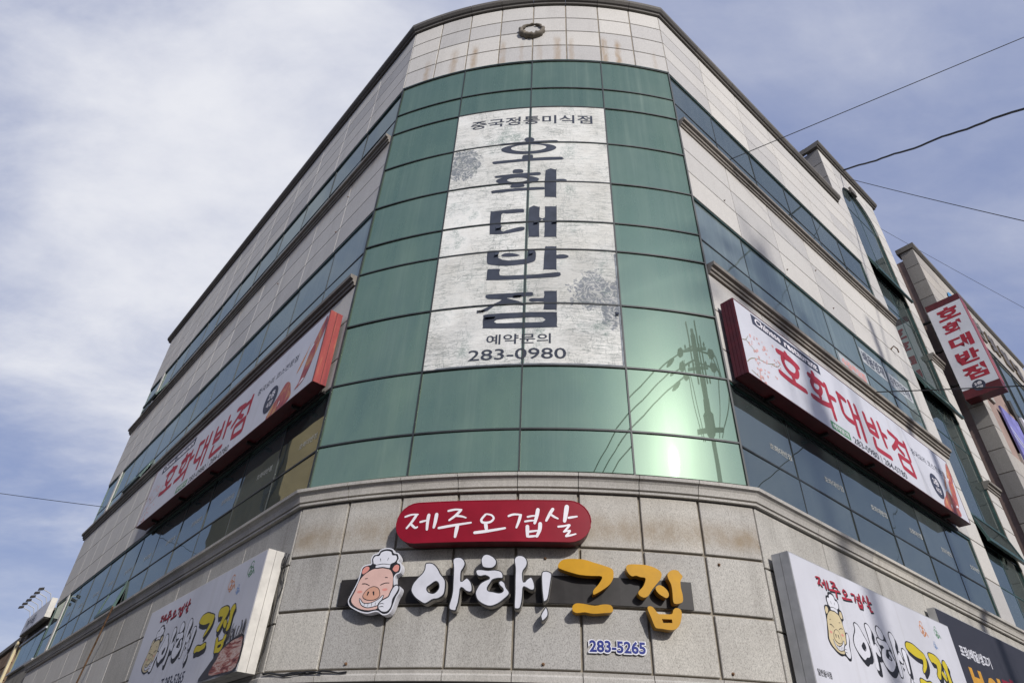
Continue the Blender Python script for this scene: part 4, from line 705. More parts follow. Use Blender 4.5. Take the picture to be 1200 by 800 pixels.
# ================================================================== signs on the bay
ban = thing('window_banner', W('C', 0, 9.3, 0.0), 'cracked white window film with navy lettering running down the middle of the green glass bay', 'window sign')
for li in range(5):
    mb = MB(); chars = '호화대반점'
    for l, loops in FILM:
        if l != li: continue
        if len(loops) == 1:
            # cut wide shapes into strips so that they follow the curve
            poly_cap(mb, 'C', [smooth_loop(loops[0], 2)], -0.0012)
        else: poly_cap(mb, 'C', [smooth_loop(loops[0], 2), smooth_loop(loops[1], 2)], -0.0012)
    bm = bmesh.new(); me = bpy.data.meshes.new('t'); me.from_pydata(mb.v, [], mb.f); bm.from_mesh(me)
    o = mb.build('letter', MT['film_ink'], ban, recalc=False)
def banner_text(s, x0, z0, x1, z1, bold, rise=0.0):
    mb = MB(); text(mb, 'C', s, x0, z0, x1, z1, -0.0012, bold, rise=rise); mb.build('lettering', MT['film_ink'], ban, recalc=False)
banner_text('중국정통미식점', -1.07, 11.66, 1.10, 11.90, 0.014)
banner_text('예약문의', -0.49, 6.825, 0.37, 6.99, 0.012); banner_text('283-0980', -0.72, 6.575, 0.57, 6.75, 0.008)
for c_ in (1, 2):
    for r in film_rows:
        e0, e1 = (0.008, 0.022) if c_ == 1 else (0.020, 0.008)
        piece('film_sheet', ban, MT['film'], 'C', BU[c_] + e0, BU[c_ + 1] - e1, ZS[r + 1] + 0.006 + random.uniform(0, .012), ZS[r] - 0.006 - random.uniform(0, .02), -0.0055, -0.0042, 0.0004)
for (u_, z_, w_, h_) in ((-0.43, 9.06, .10, .09), (0.14, 9.13, .08, .07), (0.42, 9.13, .09, .06), (-0.43, 8.50, .07, .11), (0.08, 8.50, .07, .13), (-0.10, 7.655, .13, .03), (-0.47, 7.29, .16, .03), (1.27, 7.36, .05, .07), (-0.60, 7.42, .12, .03)):
    q = MB(); vs = []                                                   # torn flaps curling off the film
    for i in range(4):
        f = i / 3; vs += [W('C', u_ - w_ / 2 + 0.2 * w_ * f, z_ + h_ * (0.5 - f), -0.001 + 0.035 * f * f), W('C', u_ + w_ / 2, z_ + h_ * (0.5 - 0.8 * f), -0.001 + 0.03 * f * f)]
    q.add(vs, [(2 * i, 2 * i + 1, 2 * i + 3, 2 * i + 2) for i in range(3)]); q.build('torn_flap', MT['film_ink'], ban, recalc=False)
fe = MB()
fe.box('C', -1.15, 1.30, 6.487, 6.507, -0.004, -0.001, 8); fe.box('C', 1.295, 1.318, 6.5, 8.5, -0.004, -0.001, 1); fe.build('film_border', MT['film_grey'], ban)

def oval_sign():
    t = thing('oval_sign', W('C', -0.25, 4.1, 0.0), 'red pill shaped sign with white brush lettering above the big letters', 'sign')
    u0, u1, z0, z1 = -1.29, 0.785, 4.10, 4.55; r = (z1 - z0) / 2
    lp = [(u0 + r - r * sin(pi * i / 12), z0 + r - r * cos(pi * i / 12)) for i in range(13)]; lp += [(u0 + r + (u1 - u0 - 2 * r) * i / 10, z1) for i in range(1, 10)]
    lp += [(u1 - r + r * sin(pi * i / 12), z1 - r + r * cos(pi * i / 12)) for i in range(13)]; lp += [(u1 - r - (u1 - u0 - 2 * r) * i / 10, z0) for i in range(1, 10)]
    b = MB(); poly_solid(b, 'C', [lp], 0.02, 0.185, cap=False); b.build('body', MT['red_dark'], t)
    # the face in strips that follow the curve
    f = MB(); n = 40
    def half(u):
        d = min(u - u0, u1 - u); return r if d >= r else sqrt(max(0, r * r - (r - d) ** 2))
    vs = []
    for i in range(n + 1):
        u = u0 + (u1 - u0) * i / n
        h = half(u); zc = (z0 + z1) / 2
        if i in (0, n): h = 0.03
        vs += [W('C', u, zc - h, 0.19), W('C', u, zc + h, 0.19)]
    f.add(vs, [(2 * i, 2 * i + 2, 2 * i + 3, 2 * i + 1) for i in range(n)])
    f.build('face', MT['red'], t, recalc=False)
    rim = MB(); pts = [W('C', x, z, 0.186) for x, z in lp]; rim.tube(pts + [pts[0]], 0.008, 5); rim.build('rim', MT['red'], t)
    for k in range(5):
        mb = MB()
        for j, (i, p, w) in enumerate(RED):
            if i == k: stroke(mb, 'C', p, w * 1.3, 0.1925 + 0.0002 * (j % 6), brush=0.5)
        mb.build('letter', MT['white2'], t, recalc=False)
oval_sign()

def big_letters():
    t = thing('letter_sign', W('C', 0, 3.5, 0.0), 'white and yellow channel letters with an exclamation mark on a long dark bar', 'sign')
    b = MB(); b.box('C', -1.92, 1.82, 3.525, 3.80, 0.012, 0.03, 20); b.build('mounting_bar', MT['bar'], t)
    groups = [('a_ring', 'a_stem'), ('ha_dot', 'ha_body', 'ha_stem'), ('ex_top', 'ex_dot'), ('geu_top', 'geu_bar'), ('jip_j', 'jip_dot', 'jip_stem', 'jip_b')]
    for gi, g in enumerate(groups):
        mb = MB(); wh = gi < 3
        for k in g:
            lps = [smooth_loop(l, 3) if not (k == 'jip_b' and i == 1) else l for i, l in enumerate(BIG[k])]
            poly_solid(mb, 'C', lps, 0.032, 0.115 if wh else 0.13, mi=0, cap=False)
            if wh:
                poly_solid(mb, 'C', lps, 0.115, 0.13, mi=2)
                poly_cap(mb, 'C', [inset(lps[0], 0.011)] + [inset(l, -0.010) for l in lps[1:]], 0.1312, mi=1)
            else: poly_cap(mb, 'C', lps, 0.13, mi=1)
        mb.build('letter', [MT['lside'] if wh else MT['yside'], MT['letter'] if wh else MT['yellow'], MT['black']], t)
big_letters()

# the pig emblem, drawn once in crop units and placed on the bay and on both box signs
PIG = dict(
 sil=[(225,490),(245,430),(285,330),(300,250),(305,200),(330,175),(375,165),(395,160),(386,118),(404,76),(446,66),(466,34),(530,20),(590,36),(610,68),(646,76),(668,126),(655,160),(680,170),(698,210),(690,260),(660,275),(645,300),(650,340),(660,375),(690,375),(715,400),(710,440),(690,480),(675,540),(660,590),(630,625),(580,630),(540,605),(500,600),(440,612),(370,600),(300,570),(250,540)],
 head=[(250,480),(275,410),(295,330),(330,270),(390,225),(450,205),(540,205),(600,230),(630,280),(640,340),(640,400),(620,460),(600,500),(560,545),(520,580),(480,588),(420,590),(340,570),(275,530)],
 ear1=[(312,240),(322,205),(350,183),(380,188),(390,215),(365,245),(330,262)], ear2=[(608,225),(625,190),(655,180),(677,200),(674,240),(650,257),(625,247)],
 hat=[(410,148),(404,118),(424,90),(462,88),(476,58),(528,44),(578,58),(594,90),(630,94),(646,128),(628,164),(592,180),(584,217),(515,205),(445,208),(440,178),(418,170)],
 snout=[(368,460),(385,420),(420,390),(460,380),(500,395),(520,430),(522,465),(490,490),(440,495),(395,485)],
 mouth=[(338,478),(380,522),(450,525),(520,495),(562,458),(532,532),(480,553),(420,558),(365,532)],
 hand=[(530,530),(560,500),(596,482),(614,468),(626,430),(646,388),(668,372),(692,380),(698,410),(676,458),(656,496),(652,560),(620,603),(570,603),(532,572)])
def pig(t, side, ox, oz, w, h, o, solid, face, sk=0.0):
    def tr(p): return [((x - 225) / 490 * w + sk * (635 - y) / 590 * w, (635 - y) / 590 * h) for x, y in p]
    L_ = {k: smooth_loop(tr(v), 3) for k, v in PIG.items()}; px = w / 490
    if solid:
        b = MB(); poly_solid(b, side, [L_['sil']], 0.032, o - 0.001, ox, oz); b.build('body', MT['white'], t)
    def layer(name, k, mat, d, grow=0.0):
        b = MB(); poly_cap(b, side, [inset(L_[k], -grow * px) if grow else L_[k]], o + d, ox, oz); return b.build(name, MT[mat], t, recalc=False)
    if solid: layer('outline', 'sil', 'black', 0.0004, -11)
    else: layer('outline', 'sil', 'black', 0.0002, -6)
    for k, m in (('ear1', 'ear'), ('ear2', 'ear')): layer(m, k, 'pink2' if solid else face, 0.0008, -5)
    layer('face', 'head', face, 0.0014, -7); layer('hat_outline', 'hat', 'black', 0.0018, 6); layer('hat', 'hat', 'white', 0.0024, -5)
    layer('mouth_outline', 'mouth', 'black', 0.0019, 7); layer('mouth', 'mouth', 'white', 0.0025); layer('snout_outline', 'snout', 'black', 0.0029, 6); layer('snout', 'snout', 'snout' if solid else face, 0.0034)
    layer('hand_outline', 'hand', 'black', 0.0031, 6); layer('hand', 'hand', 'white', 0.0037, -5)
    b = MB()
    def ln(p, ww): stroke(b, side, tr(p), ww * px, o + 0.0043, ox, oz, brush=0.6)
    ln([(340, 347), (375, 348), (415, 366)], 7); ln([(520, 366), (560, 350), (602, 350)], 7); ln([(362, 302), (385, 298)], 6); ln([(555, 298), (580, 300)], 6)
    ln([(415, 425), (408, 452)], 18); ln([(463, 425), (470, 452)], 18); ln([(446, 180), (515, 172), (588, 182)], 5); ln([(480, 120), (488, 145)], 5); ln([(560, 118), (552, 142)], 5); ln([(535, 535), (560, 530), (580, 535)], 6); ln([(540, 560), (565, 556), (580, 560)], 6)
    for x in (395, 430, 465, 500): ln([(x, 520), (x - 2, 552)], 4)
    b.build('line_work', MT['black'], t, recalc=False)
    c = MB()
    for x, y in ((328, 418), (568, 408)):
        q = tr([(x + 26 * cos(a), y + 12 * sin(a)) for a in np.linspace(0, 2 * pi, 12, endpoint=False)]); poly_cap(c, side, [q], o + 0.002, ox, oz)
    c.build('cheek', MT['pink2'], t, recalc=False)
pg = thing('pig_emblem', W('C', -1.45, 3.4, 0.0), 'smiling pink pig head in a chef hat giving a thumbs up, beside the white letters', 'sign')
pig(pg, 'C', -1.745, 3.385, 0.575, 0.675, 0.12, True, 'pink')

def number_sign():
    t = thing('number_sign', W('C', 1.02, 3.08, 0.0), 'small blue phone number in raised digits with white edges below the yellow letters', 'sign')
    s = '283-5265'; v, f = text_data(s, 0.028); xs = 0.745; W_ = 0.545
    for nm, mat, bold, o, d in (('digit_edge', 'white', 0.085, 0.022, 0.02), ('digits', 'blue', 0.03, 0.0245, 0.002)):
        mb = MB(); g = 0.012 if bold > 0.05 else 0
        text(mb, 'C', s, xs - g, 3.085 - g, xs + W_ + g, 3.195 + g, o, bold, depth=d, rise=0.0); 
        mb.build(nm, [MT[mat], MT['lside']], t, recalc=False)
number_sign()

# ================================================================== box signs on the wings
def box_sign(t, side, v0, v1, z0, z1, o0, o1, mat_side, mat_face='white', ribs=2, end_mat=None):
    b = MB(); b.box(side, v0, v1, z0, z1, o0, o1 - 0.012); b.build('box', MT[mat_side], t)
    f = MB(); f.box(side, v0 + 0.006, v1 - 0.006, z0 + 0.006, z1 - 0.006, o1 - 0.011, o1); f.build('face', MT['sign_white'], t)
    r = MB(); w = 0.012
    for a in ((v0, v1, z0, z0 + w), (v0, v1, z1 - w, z1), (v0, v0 + w, z0 + w + .001, z1 - w - .001), (v1 - w, v1, z0 + w + .001, z1 - w - .001)): r.box(side, *a, o1 - 0.0115, o1 + 0.004)
    r.build('rim', MT[mat_side], t)
    return t
def ink(t, name, mat, fn):
    mb = MB(); fn(mb); return mb.build(name, MT[mat], t, recalc=False)
def hoho_sign(side, v0, width, label, zc=6.5):
    """the long restaurant sign over the second floor windows; x runs to the viewer's right"""
    O1 = 0.25; t = thing('wall_sign', W(side, v0 + width / 2, 6.5, 0.05), label, 'sign', 'long restaurant signs over the second floor windows')
    box_sign(t, side, v0, v0 + width, 6.5, 7.77, 0.05, O1, 'red_dark')
    x0 = v0; o = O1 + 0.0015
    kx = 1.0 if side == 'R' else 1.03; sh = 0.0 if side == 'R' else 0.05
    def P(pts): return [(sh + x * kx, z) for x, z in pts]
    ink(t, 'title_strip', 'navy', lambda m: m.box(side, x0 + sh + 0.42 * kx, x0 + sh + 2.27 * kx, 7.535, 7.72, O1 + 0.0004, o))
    for s_, a_, b_, q_ in (('Chinese', 0.50, 1.16, 1.070), ('restaurant', 1.26, 2.2, 1.070)): ink(t, 'title_lettering', 'white2', lambda m: text(m, side, s_, sh + a_ * kx, q_, sh + b_ * kx, 1.195 if a_ < 1 else 1.18, o + 0.001, 0.03, ox=x0, oz=6.5))
    for k in range(5):
        def draw(m, k=k):
            for j, (i, p, w) in enumerate([(i, p, 0) for i, p in SIGN]):
                if i == k: stroke(m, side, P(p), 0.10, o + 0.0003 * (j % 7), x0, 6.5, brush=0.12)
        ink(t, 'letter', 'redink', draw)
    ink(t, 'green_box', 'greenink', lambda m: m.box(side, x0 + sh + 2.13 * kx, x0 + sh + 2.69 * kx, 6.545, 6.68, O1 + 0.0004, o))
    ink(t, 'green_box_lettering', 'white2', lambda m: text(m, side, '예약문의', sh + 2.18 * kx, 0.068, sh + 2.64 * kx, 0.158, o + 0.001, 0.02, ox=x0, oz=6.5))
    for s_, a_, b_ in (('283-0980', 2.78, 3.58), ('|', 3.66, 3.675), ('284-0780', 3.76, 4.55)): ink(t, 'phone_lettering', 'black', lambda m: text(m, side, s_, sh + a_ * kx, 0.045, sh + b_ * kx, 0.165, o, 0.012, ox=x0, oz=6.5))
    ink(t, 'line_lettering', 'navy', lambda m: text(m, side, '중국요리 코스전문점', 5.22 * kx + sh, 0.765, 6.62 * kx + sh, 0.895, o, 0.006, ox=x0, oz=6.5))
    cx, cz = sh + 5.93 * kx, 0.39
    ink(t, 'badge', 'navy', lambda m: poly_cap(m, side, [[(cx + 0.235 * cos(a), cz + 0.235 * sin(a)) for a in np.linspace(0, 2 * pi, 28, endpoint=False)]], o + 0.002, x0, 6.5))
    def bt(m): text(m, side, '2층', cx - 0.12, cz + 0.01, cx + 0.12, cz + 0.15, o + 0.003, 0.02, ox=x0, oz=6.5); text(m, side, '식당', cx - 0.11, cz - 0.14, cx + 0.11, cz - 0.03, o + 0.003, 0.02, ox=x0, oz=6.5)
    ink(t, 'badge_lettering', 'white2', bt)
    # blossom branches at the start
    rnd = random.Random(11)
    def br(m):
        for p in ([(0.03, .56), (.12, .60), (.20, .70)], [(.12, .60), (.24, .54), (.34, .49)], [(0.03, .19), (.15, .30), (.30, .37), (.42, .40)], [(.42, .40), (.62, .44), (.80, .53)], [(.70, .47), (.85, .50), (.97, .60)], [(.1, .09), (.25, .06), (.36, .07)]): stroke(m, side, P(p), 0.014, o, x0, 6.5, brush=0.7)
    ink(t, 'branch_print', 'twig', br)
    def bl(m):
        cl = [(.35, .72, .12), (.28, .55, .10), (.85, .86, .03), (.25, .25, .14), (.45, .35, .16), (.62, .46, .16), (.72, .27, .05), (.42, .13, .13), (.30, .06, .08), (.9, .56, .1), (.6, .70, .1)]
        for x, z, r in cl:
            for k in range(7 if r > .06 else 2):
                a = rnd.uniform(0, 6.28); d = r * sqrt(rnd.random()); q = rnd.uniform(0.012, 0.026); X, Z = sh + (x + d * cos(a)) * kx, max(0.03, z + d * sin(a))
                poly_cap(m, side, [[(X + q * cos(b), Z + q * sin(b)) for b in np.linspace(0, 2 * pi, 6, endpoint=False)]], o + 0.0006 + rnd.random() * 0.0008, x0, 6.5)
    ink(t, 'blossom_print', 'blossom', bl)['kind'] = 'stuff'
    # crab legs at the end
    E = width - 7.04 * kx if side == 'R' else width - 7.05 * kx - sh
    def food(m, polys, d):
        for p in polys: poly_cap(m, side, [smooth_loop(P(p), 3)], o + d, x0, 6.5); d += 0.0003
    fx = width / kx - (sh / kx) - 7.04
    leg = lambda p: [(x + fx, z) for x, z in p]
    ink(t, 'food_print', 'crab', lambda m: food(m, [[(5.96, .02), (6.30, .02), (6.60, .02), (6.72, .10), (6.66, .24), (6.58, .38), (6.44, .46), (6.34, .42), (6.22, .30), (6.08, .20)]], 0.0))
    ink(t, 'food_print', 'orange', lambda m: food(m, [leg([(6.36, .46), (6.44, .62), (6.56, .78), (6.62, .92), (6.56, .72), (6.46, .54)]), leg([(6.60, .26), (6.66, .48), (6.76, .72), (6.86, .90), (6.94, .84), (6.90, .62), (6.80, .40), (6.70, .22)])], 0.0010))
    ink(t, 'food_print', 'crab', lambda m: food(m, [leg([(6.44, .14), (6.54, .22), (6.58, .38), (6.64, .62), (6.74, .78), (6.84, .74), (6.86, .56), (6.80, .36), (6.72, .22), (6.60, .16)]), leg([(6.72, .80), (6.80, .96), (6.90, 1.12), (6.99, 1.20), (7.02, 1.02), (6.98, .84), (6.88, .74)])], 0.0018))
    for q_ in (leg([(6.56, .18), (6.70, .22), (6.64, .25)]), leg([(6.66, .70), (6.76, .80), (6.70, .80)]), [(6.30, .08), (6.36, .16), (6.33, .17)]): ink(t, 'food_highlight', 'white2', lambda m: food(m, [q_], 0.0028))
    # supports between sign and wall
    mt = MB(); mt.box(side, v0 + 0.05, v0 + width - 0.05, 6.43, 6.47, 0.002, 0.04); mt.build('support_rail', MT['bar'], t)
    for i in range(5):
        x = v0 + width * (0.1 + 0.2 * i); q = MB(); q.box(side, x - 0.02, x + 0.02, 6.455, 6.497, 0.041, 0.17); q.build('bracket', MT['bar'], t)
    if side == 'L':
        e = MB()
        for a, b in ((0.055, 0.14), (0.15, 0.246)): e.box(side, v0 + width + 0.001, v0 + width + 0.012, 6.505, 7.765, a, b)
        e.build('end_panel', MT['streaks'], t)
    else:
        e = MB()
        for a, b in ((0.055, 0.10), (0.105, 0.15), (0.155, 0.20), (0.205, 0.246)): e.box(side, v0 - 0.012, v0 - 0.001, 6.505, 7.765, a, b)
        e.build('end_panel', MT['red_dark'], t)
    return t
hoho_sign('R', 0.08, 7.04, 'long white restaurant sign with maroon end and red lettering on the sunlit wing')
hoho_sign('L', -7.77, 7.68, 'long white restaurant sign on the shaded wing, its near end streaky red and orange')

def ahaha(t, side, x0, z0, w, h, o, sh=0.0):
    """the same lettering as over the bay, printed flat with a black shadow"""
    U, V = 2.75, 0.70
    def tr(p): return [((x + 0.95) / U * w, (z - 3.28) / V * h) for x, z in p]
    for gi, g in enumerate([('a_ring', 'a_stem'), ('ha_dot', 'ha_body', 'ha_stem'), ('ex_top', 'ex_dot'), ('geu_top', 'geu_bar'), ('jip_j', 'jip_dot', 'jip_stem', 'jip_b')]):
        for nm, mat, dx, dz, grow, d in (('letter_shadow', 'black', 0.035, -0.045, 0.016, 0.0), ('letter_outline', 'black', 0, 0, 0.014, 0.0009), ('letter', 'white' if gi < 3 else 'yprint', 0, 0, 0, 0.0018)):
            mb = MB()
            for j, k in enumerate(g):
                lps = [smooth_loop(tr(l), 2) for l in BIG[k]]; lps = [inset(lps[0], -grow)] + [inset(l, grow * 0.6) for l in lps[1:]]
                poly_cap(mb, side, lps, o + d + 0.0002 * j, x0 + dx, z0 + dz)
            mb.build(nm, MT[mat], t, recalc=False)
def brush_line(t, side, x0, z0, w, h, o):
    def tr(p): return [((x + 1.21) / 1.86 * w, (z - 4.16) / 0.36 * h) for x, z in p]
    for nm, mat, dx, dz, k, d in (('lettering_shadow', 'black', 0.012, -0.015, 2.3, 0.0), ('lettering', 'redink', 0, 0, 2.0, 0.0014)):
        mb = MB()
        for j, (i, p, wd) in enumerate(RED): stroke(mb, side, tr(p), wd * k * h / 0.36, o + d + 0.0002 * (j % 6), x0 + dx, z0 + dz, brush=0.2)
        mb.build(nm, MT[mat], t, recalc=False)
def curl(t, side, x, z, r, mat, o, name='emblem'):
    mb = MB()
    for k, (dx, dz, q) in enumerate(((0, .55, .42), (-.35, -.05, .5), (.3, -.25, .45), (0.0, -.5, .35))):
        pts = [(x + r * dx + r * q * cos(a), z + r * dz + r * q * sin(a)) for a in np.linspace(0.4, 6.2, 12)]; stroke(mb, side, pts, r * 0.11, o + 0.0002 * k)
    stroke(mb, side, [(x + r * .4, z - r * .6), (x + r * .8, z - r * .2), (x + r * 1.2, z - r * .7)], r * 0.12, o + 0.001); mb.build(name, MT[mat], t, recalc=False)
def shop_sign(side, v0, w, label, mat_side):
    t = thing('shop_sign', W(side, v0 + w / 2, 2.9, 0.05), label, 'sign', 'white pork restaurant signs over the ground floor')
    b = MB(); z0, z1, O1 = 2.9, 4.19, 0.25
    b.box(side, v0, v0 + w, z0, z1, 0.05, 0.145); b.build('box', MT[mat_side], t)
    b = MB(); b.box(side, v0, v0 + w, z0, z1, 0.15, O1 - 0.004); b.build('box', MT[mat_side], t)
    f = MB(); f.box(side, v0 + 0.012, v0 + w - 0.012, z0 + 0.012, z1 - 0.012, O1 - 0.003, O1); f.build('face', MT['sign_white'], t)
    o = O1 + 0.0012
    if side == 'R':
        brush_line(t, side, v0 + 0.48, z0 + 1.0, 1.27, 0.19, o); tag_p = (v0 + 0.44, z0 + 0.32, 0.50, 0.68); pig(t, side, *tag_p, o, False, 'tan')
        ahaha(t, side, v0 + 1.12, z0 + 0.22, 2.5, 0.62, o)
        curl(t, side, v0 + 3.10, z0 + 1.07, 0.10, 'orange', o); curl(t, side, v0 + 3.55, z0 + 1.11, 0.08, 'greenink', o); curl(t, side, v0 + 3.36, z0 + 0.92, 0.05, 'skyink', o)
        ink(t, 'small_lettering', 'black', lambda m: text(m, side, '일반음식점', 0.07, 0.09, 0.34, 0.155, o, 0.025, ox=v0, oz=z0))
        ink(t, 'phone_lettering', 'navy', lambda m: text(m, side, 'T.283-5265', 1.5, 0.06, 2.6, 0.18, o, 0.02, ox=v0, oz=z0))
    else:
        brush_line(t, side, v0 + 0.60, z0 + 1.0, 1.20, 0.18, o); pig(t, side, v0 + 0.46, z0 + 0.32, 0.62, 0.64, o, False, 'tan')
        ahaha(t, side, v0 + 1.15, z0 + 0.26, 2.5, 0.60, o)
        curl(t, side, v0 + 3.20, z0 + 1.07, 0.11, 'orange', o); curl(t, side, v0 + 3.72, z0 + 1.13, 0.10, 'greenink', o); curl(t, side, v0 + 3.46, z0 + 0.95, 0.06, 'skyink', o)
        ink(t, 'phone_lettering', 'navy', lambda m: text(m, side, 'T.283-5265', 1.60, 0.07, 2.45, 0.20, o, 0.02, ox=v0, oz=z0))
        P = lambda p: [(x, z) for x, z in p]
        ink(t, 'plate_print', 'plate', lambda m: poly_cap(m, side, [smooth_loop([(3.0, .02), (3.15, .14), (3.4, .28), (3.7, .36), (4.05, .36), (4.06, .02), (3.5, .02)], 3)], o + 0.002, v0, z0))
        rnd = random.Random(2)
        ink(t, 'meat_print', 'meat_pic', lambda m: poly_cap(m, side, [smooth_loop([(3.30, .05), (3.34, .14), (3.42, .20), (3.46, .27), (3.60, .31), (3.74, .345), (3.90, .35), (4.03, .33), (4.04, .05), (3.7, .03)], 3)], o + 0.003, v0, z0))
        def greens(m):
            for k in range(14):
                x = 3.5 + 0.04 * k; stroke(m, side, [(x, .36), (x + rnd.uniform(-.06, .06), .42 + rnd.random() * .05), (x + rnd.uniform(-.08, .08), .46 + rnd.random() * .08)], 0.02, o + 0.005 + k * 0.0001, v0, z0, brush=0.6)
        ink(t, 'garnish_print', 'plate', greens)
    return t
shop_sign('R', 0.08, 4.06, 'white pork restaurant sign with a cream pig, on the sunlit wing beside the dark sign', 'steel')
shop_sign('L', -4.17, 4.09, 'white pork restaurant sign with a picture of sliced meat, on the shaded wing', 'off')
def dark_sign():
    t = thing('shop_sign', W('R', 6.6, 2.95, 0.05), 'dark navy sign with amber letters beside the white pork sign', 'sign'); v0, w, z0, z1, O1 = 4.18, 5.2, 2.95, 4.47, 0.15
    b = MB(); b.box('R', v0, v0 + w, z0, z1, 0.04, O1 - 0.004); b.build('box', MT['steel'], t); f = MB(); f.box('R', v0 + 0.004, v0 + w - 0.012, z0 + 0.012, z1 - 0.01, O1 - 0.003, O1); f.build('face', MT['dark_face'], t); o = O1 + 0.0015
    ink(t, 'small_lettering', 'white', lambda m: text(m, 'R', '포장/배달/생고기', 4.62, 3.90, 5.74, 4.06, o, 0.03))
    ink(t, 'letter', 'amber', lambda m: text(m, 'R', '보', 4.66, 3.2, 5.2, 3.78, o, 0.06)); ink(t, 'letter', 'amber', lambda m: text(m, 'R', '영', 5.3, 3.2, 5.86, 3.78, o, 0.06))
    ink(t, 'letter', 'red', lambda m: text(m, 'R', '만', 5.95, 3.2, 6.55, 3.85, o, 0.09)); ink(t, 'letter', 'red', lambda m: text(m, 'R', '두', 6.65, 3.2, 7.2, 3.8, o, 0.09))
dark_sign()
def projecting():
    """a box standing out from the wall end; both broad faces look along the street"""
    t = thing('projecting_sign', W('R', 11.3, 10.8, 0.2), 'tall white sign box with red ends jutting out from the far corner, letters stacked downwards', 'sign')
    s0, s1, a, b, z0, z1 = 11.2, 11.55, 0.2, 1.06, 10.98, 14.06
    def bx(nm, mat, S0, S1, A, B_, Z0, Z1):
        m = MB(); m.box('R', S0, S1, Z0, Z1, A, B_); m.build(nm, MT[mat], t)
    bx('box', 'steel', s0 + 0.012, s1 - 0.012, a, b - 0.006, z0 + 0.25, z1 - 0.2); bx('top_band', 'red_dark', s0, s1, a - 0.002, b, z1 - 0.198, z1); bx('bottom_band', 'red_dark', s0, s1, a - 0.002, b, z0, z0 + 0.248); bx('edge_panel', 'streaks', s0 + 0.002, s1 - 0.002, b - 0.005, b + 0.004, z0 + 0.25, z1 - 0.2)
    bx('face', 'white', s0 + 0.002, s0 + 0.011, a + 0.004, b - 0.008, z0 + 0.252, z1 - 0.202)
    d3 = Vector((XR.x, XR.y, 0)); n3 = Vector((NR.x, NR.y, 0)); o0 = W('R', s0, z0, a)
    def tx(nm, mat, body, x0, x1, Z0, Z1, bold, d):
        v, f = text_data(body, bold); m = MB(); m.add([o0 + n3 * (x0 + p * (x1 - x0)) + Vector((0, 0, Z0 + q * (Z1 - Z0))) - d3 * d for p, q in v], f); m.build(nm, MT[mat], t, recalc=False)
    for i, ch in enumerate('호화대반점'): tx('letter', 'redink', ch, 0.18, 0.73, 2.40 - i * 0.485, 2.80 - i * 0.485, 0.045, 0.0008)
    m = MB(); q = [(0.30 + 0.15 * cos(k), 0.27 + 0.15 * sin(k)) for k in np.linspace(0, 2 * pi, 24, endpoint=False)]
    m.add([o0 + n3 * (x + 0.1) + Vector((0, 0, z)) - d3 * 0.002 for x, z in q], [tuple(range(24))]); m.build('badge', MT['navy'], t, recalc=False)
    tx('badge_lettering', 'white2', '2층', 0.31, 0.49, 0.28, 0.37, 0.03, 0.003); tx('badge_lettering', 'white2', '식당', 0.32, 0.48, 0.18, 0.25, 0.03, 0.003)
    for z in (11.5, 12.6, 13.6): bx('bracket', 'bar', s0 + 0.08, s0 + 0.14, -0.1, a - 0.003, z, z + 0.05)
projecting()
# posters behind the third floor panes of the sunlit wing
def poster(label, x0, x1, z0, z1, face, lines, off=-0.0335):
    m = MB(); m.box('R', x0, x1, z0, z1, off - 0.001, off); t = m.build('window_poster', MT[face]); tag(t, label, 'poster', 'posters on the third floor windows')
    for (s, mat, a, b, c, d, bold) in lines:
        q = MB(); text(q, 'R', s, a, c, b, d, off + 0.0012, bold); q.build('lettering', MT[mat], t, recalc=False)
poster('white poster with four big dark letters in the upper third floor pane', 5.40, 6.48, 9.44, 9.82, 'poster', [('배움영재', 'navy', 5.47, 6.40, 9.48, 9.78, 0.03)])
poster('white poster with smaller dark letters in the last upper third floor pane', 6.58, 7.66, 9.42, 9.78, 'poster', [('수학전문학원', 'navy', 6.66, 7.58, 9.47, 9.73, 0.02)])
poster('pale poster with pink letters in the lower row of third floor panes', 4.2, 5.28, 8.78, 9.07, 'poster', [('수강생모집', 'pink2', 4.28, 5.2, 8.83, 9.03, 0.04)])

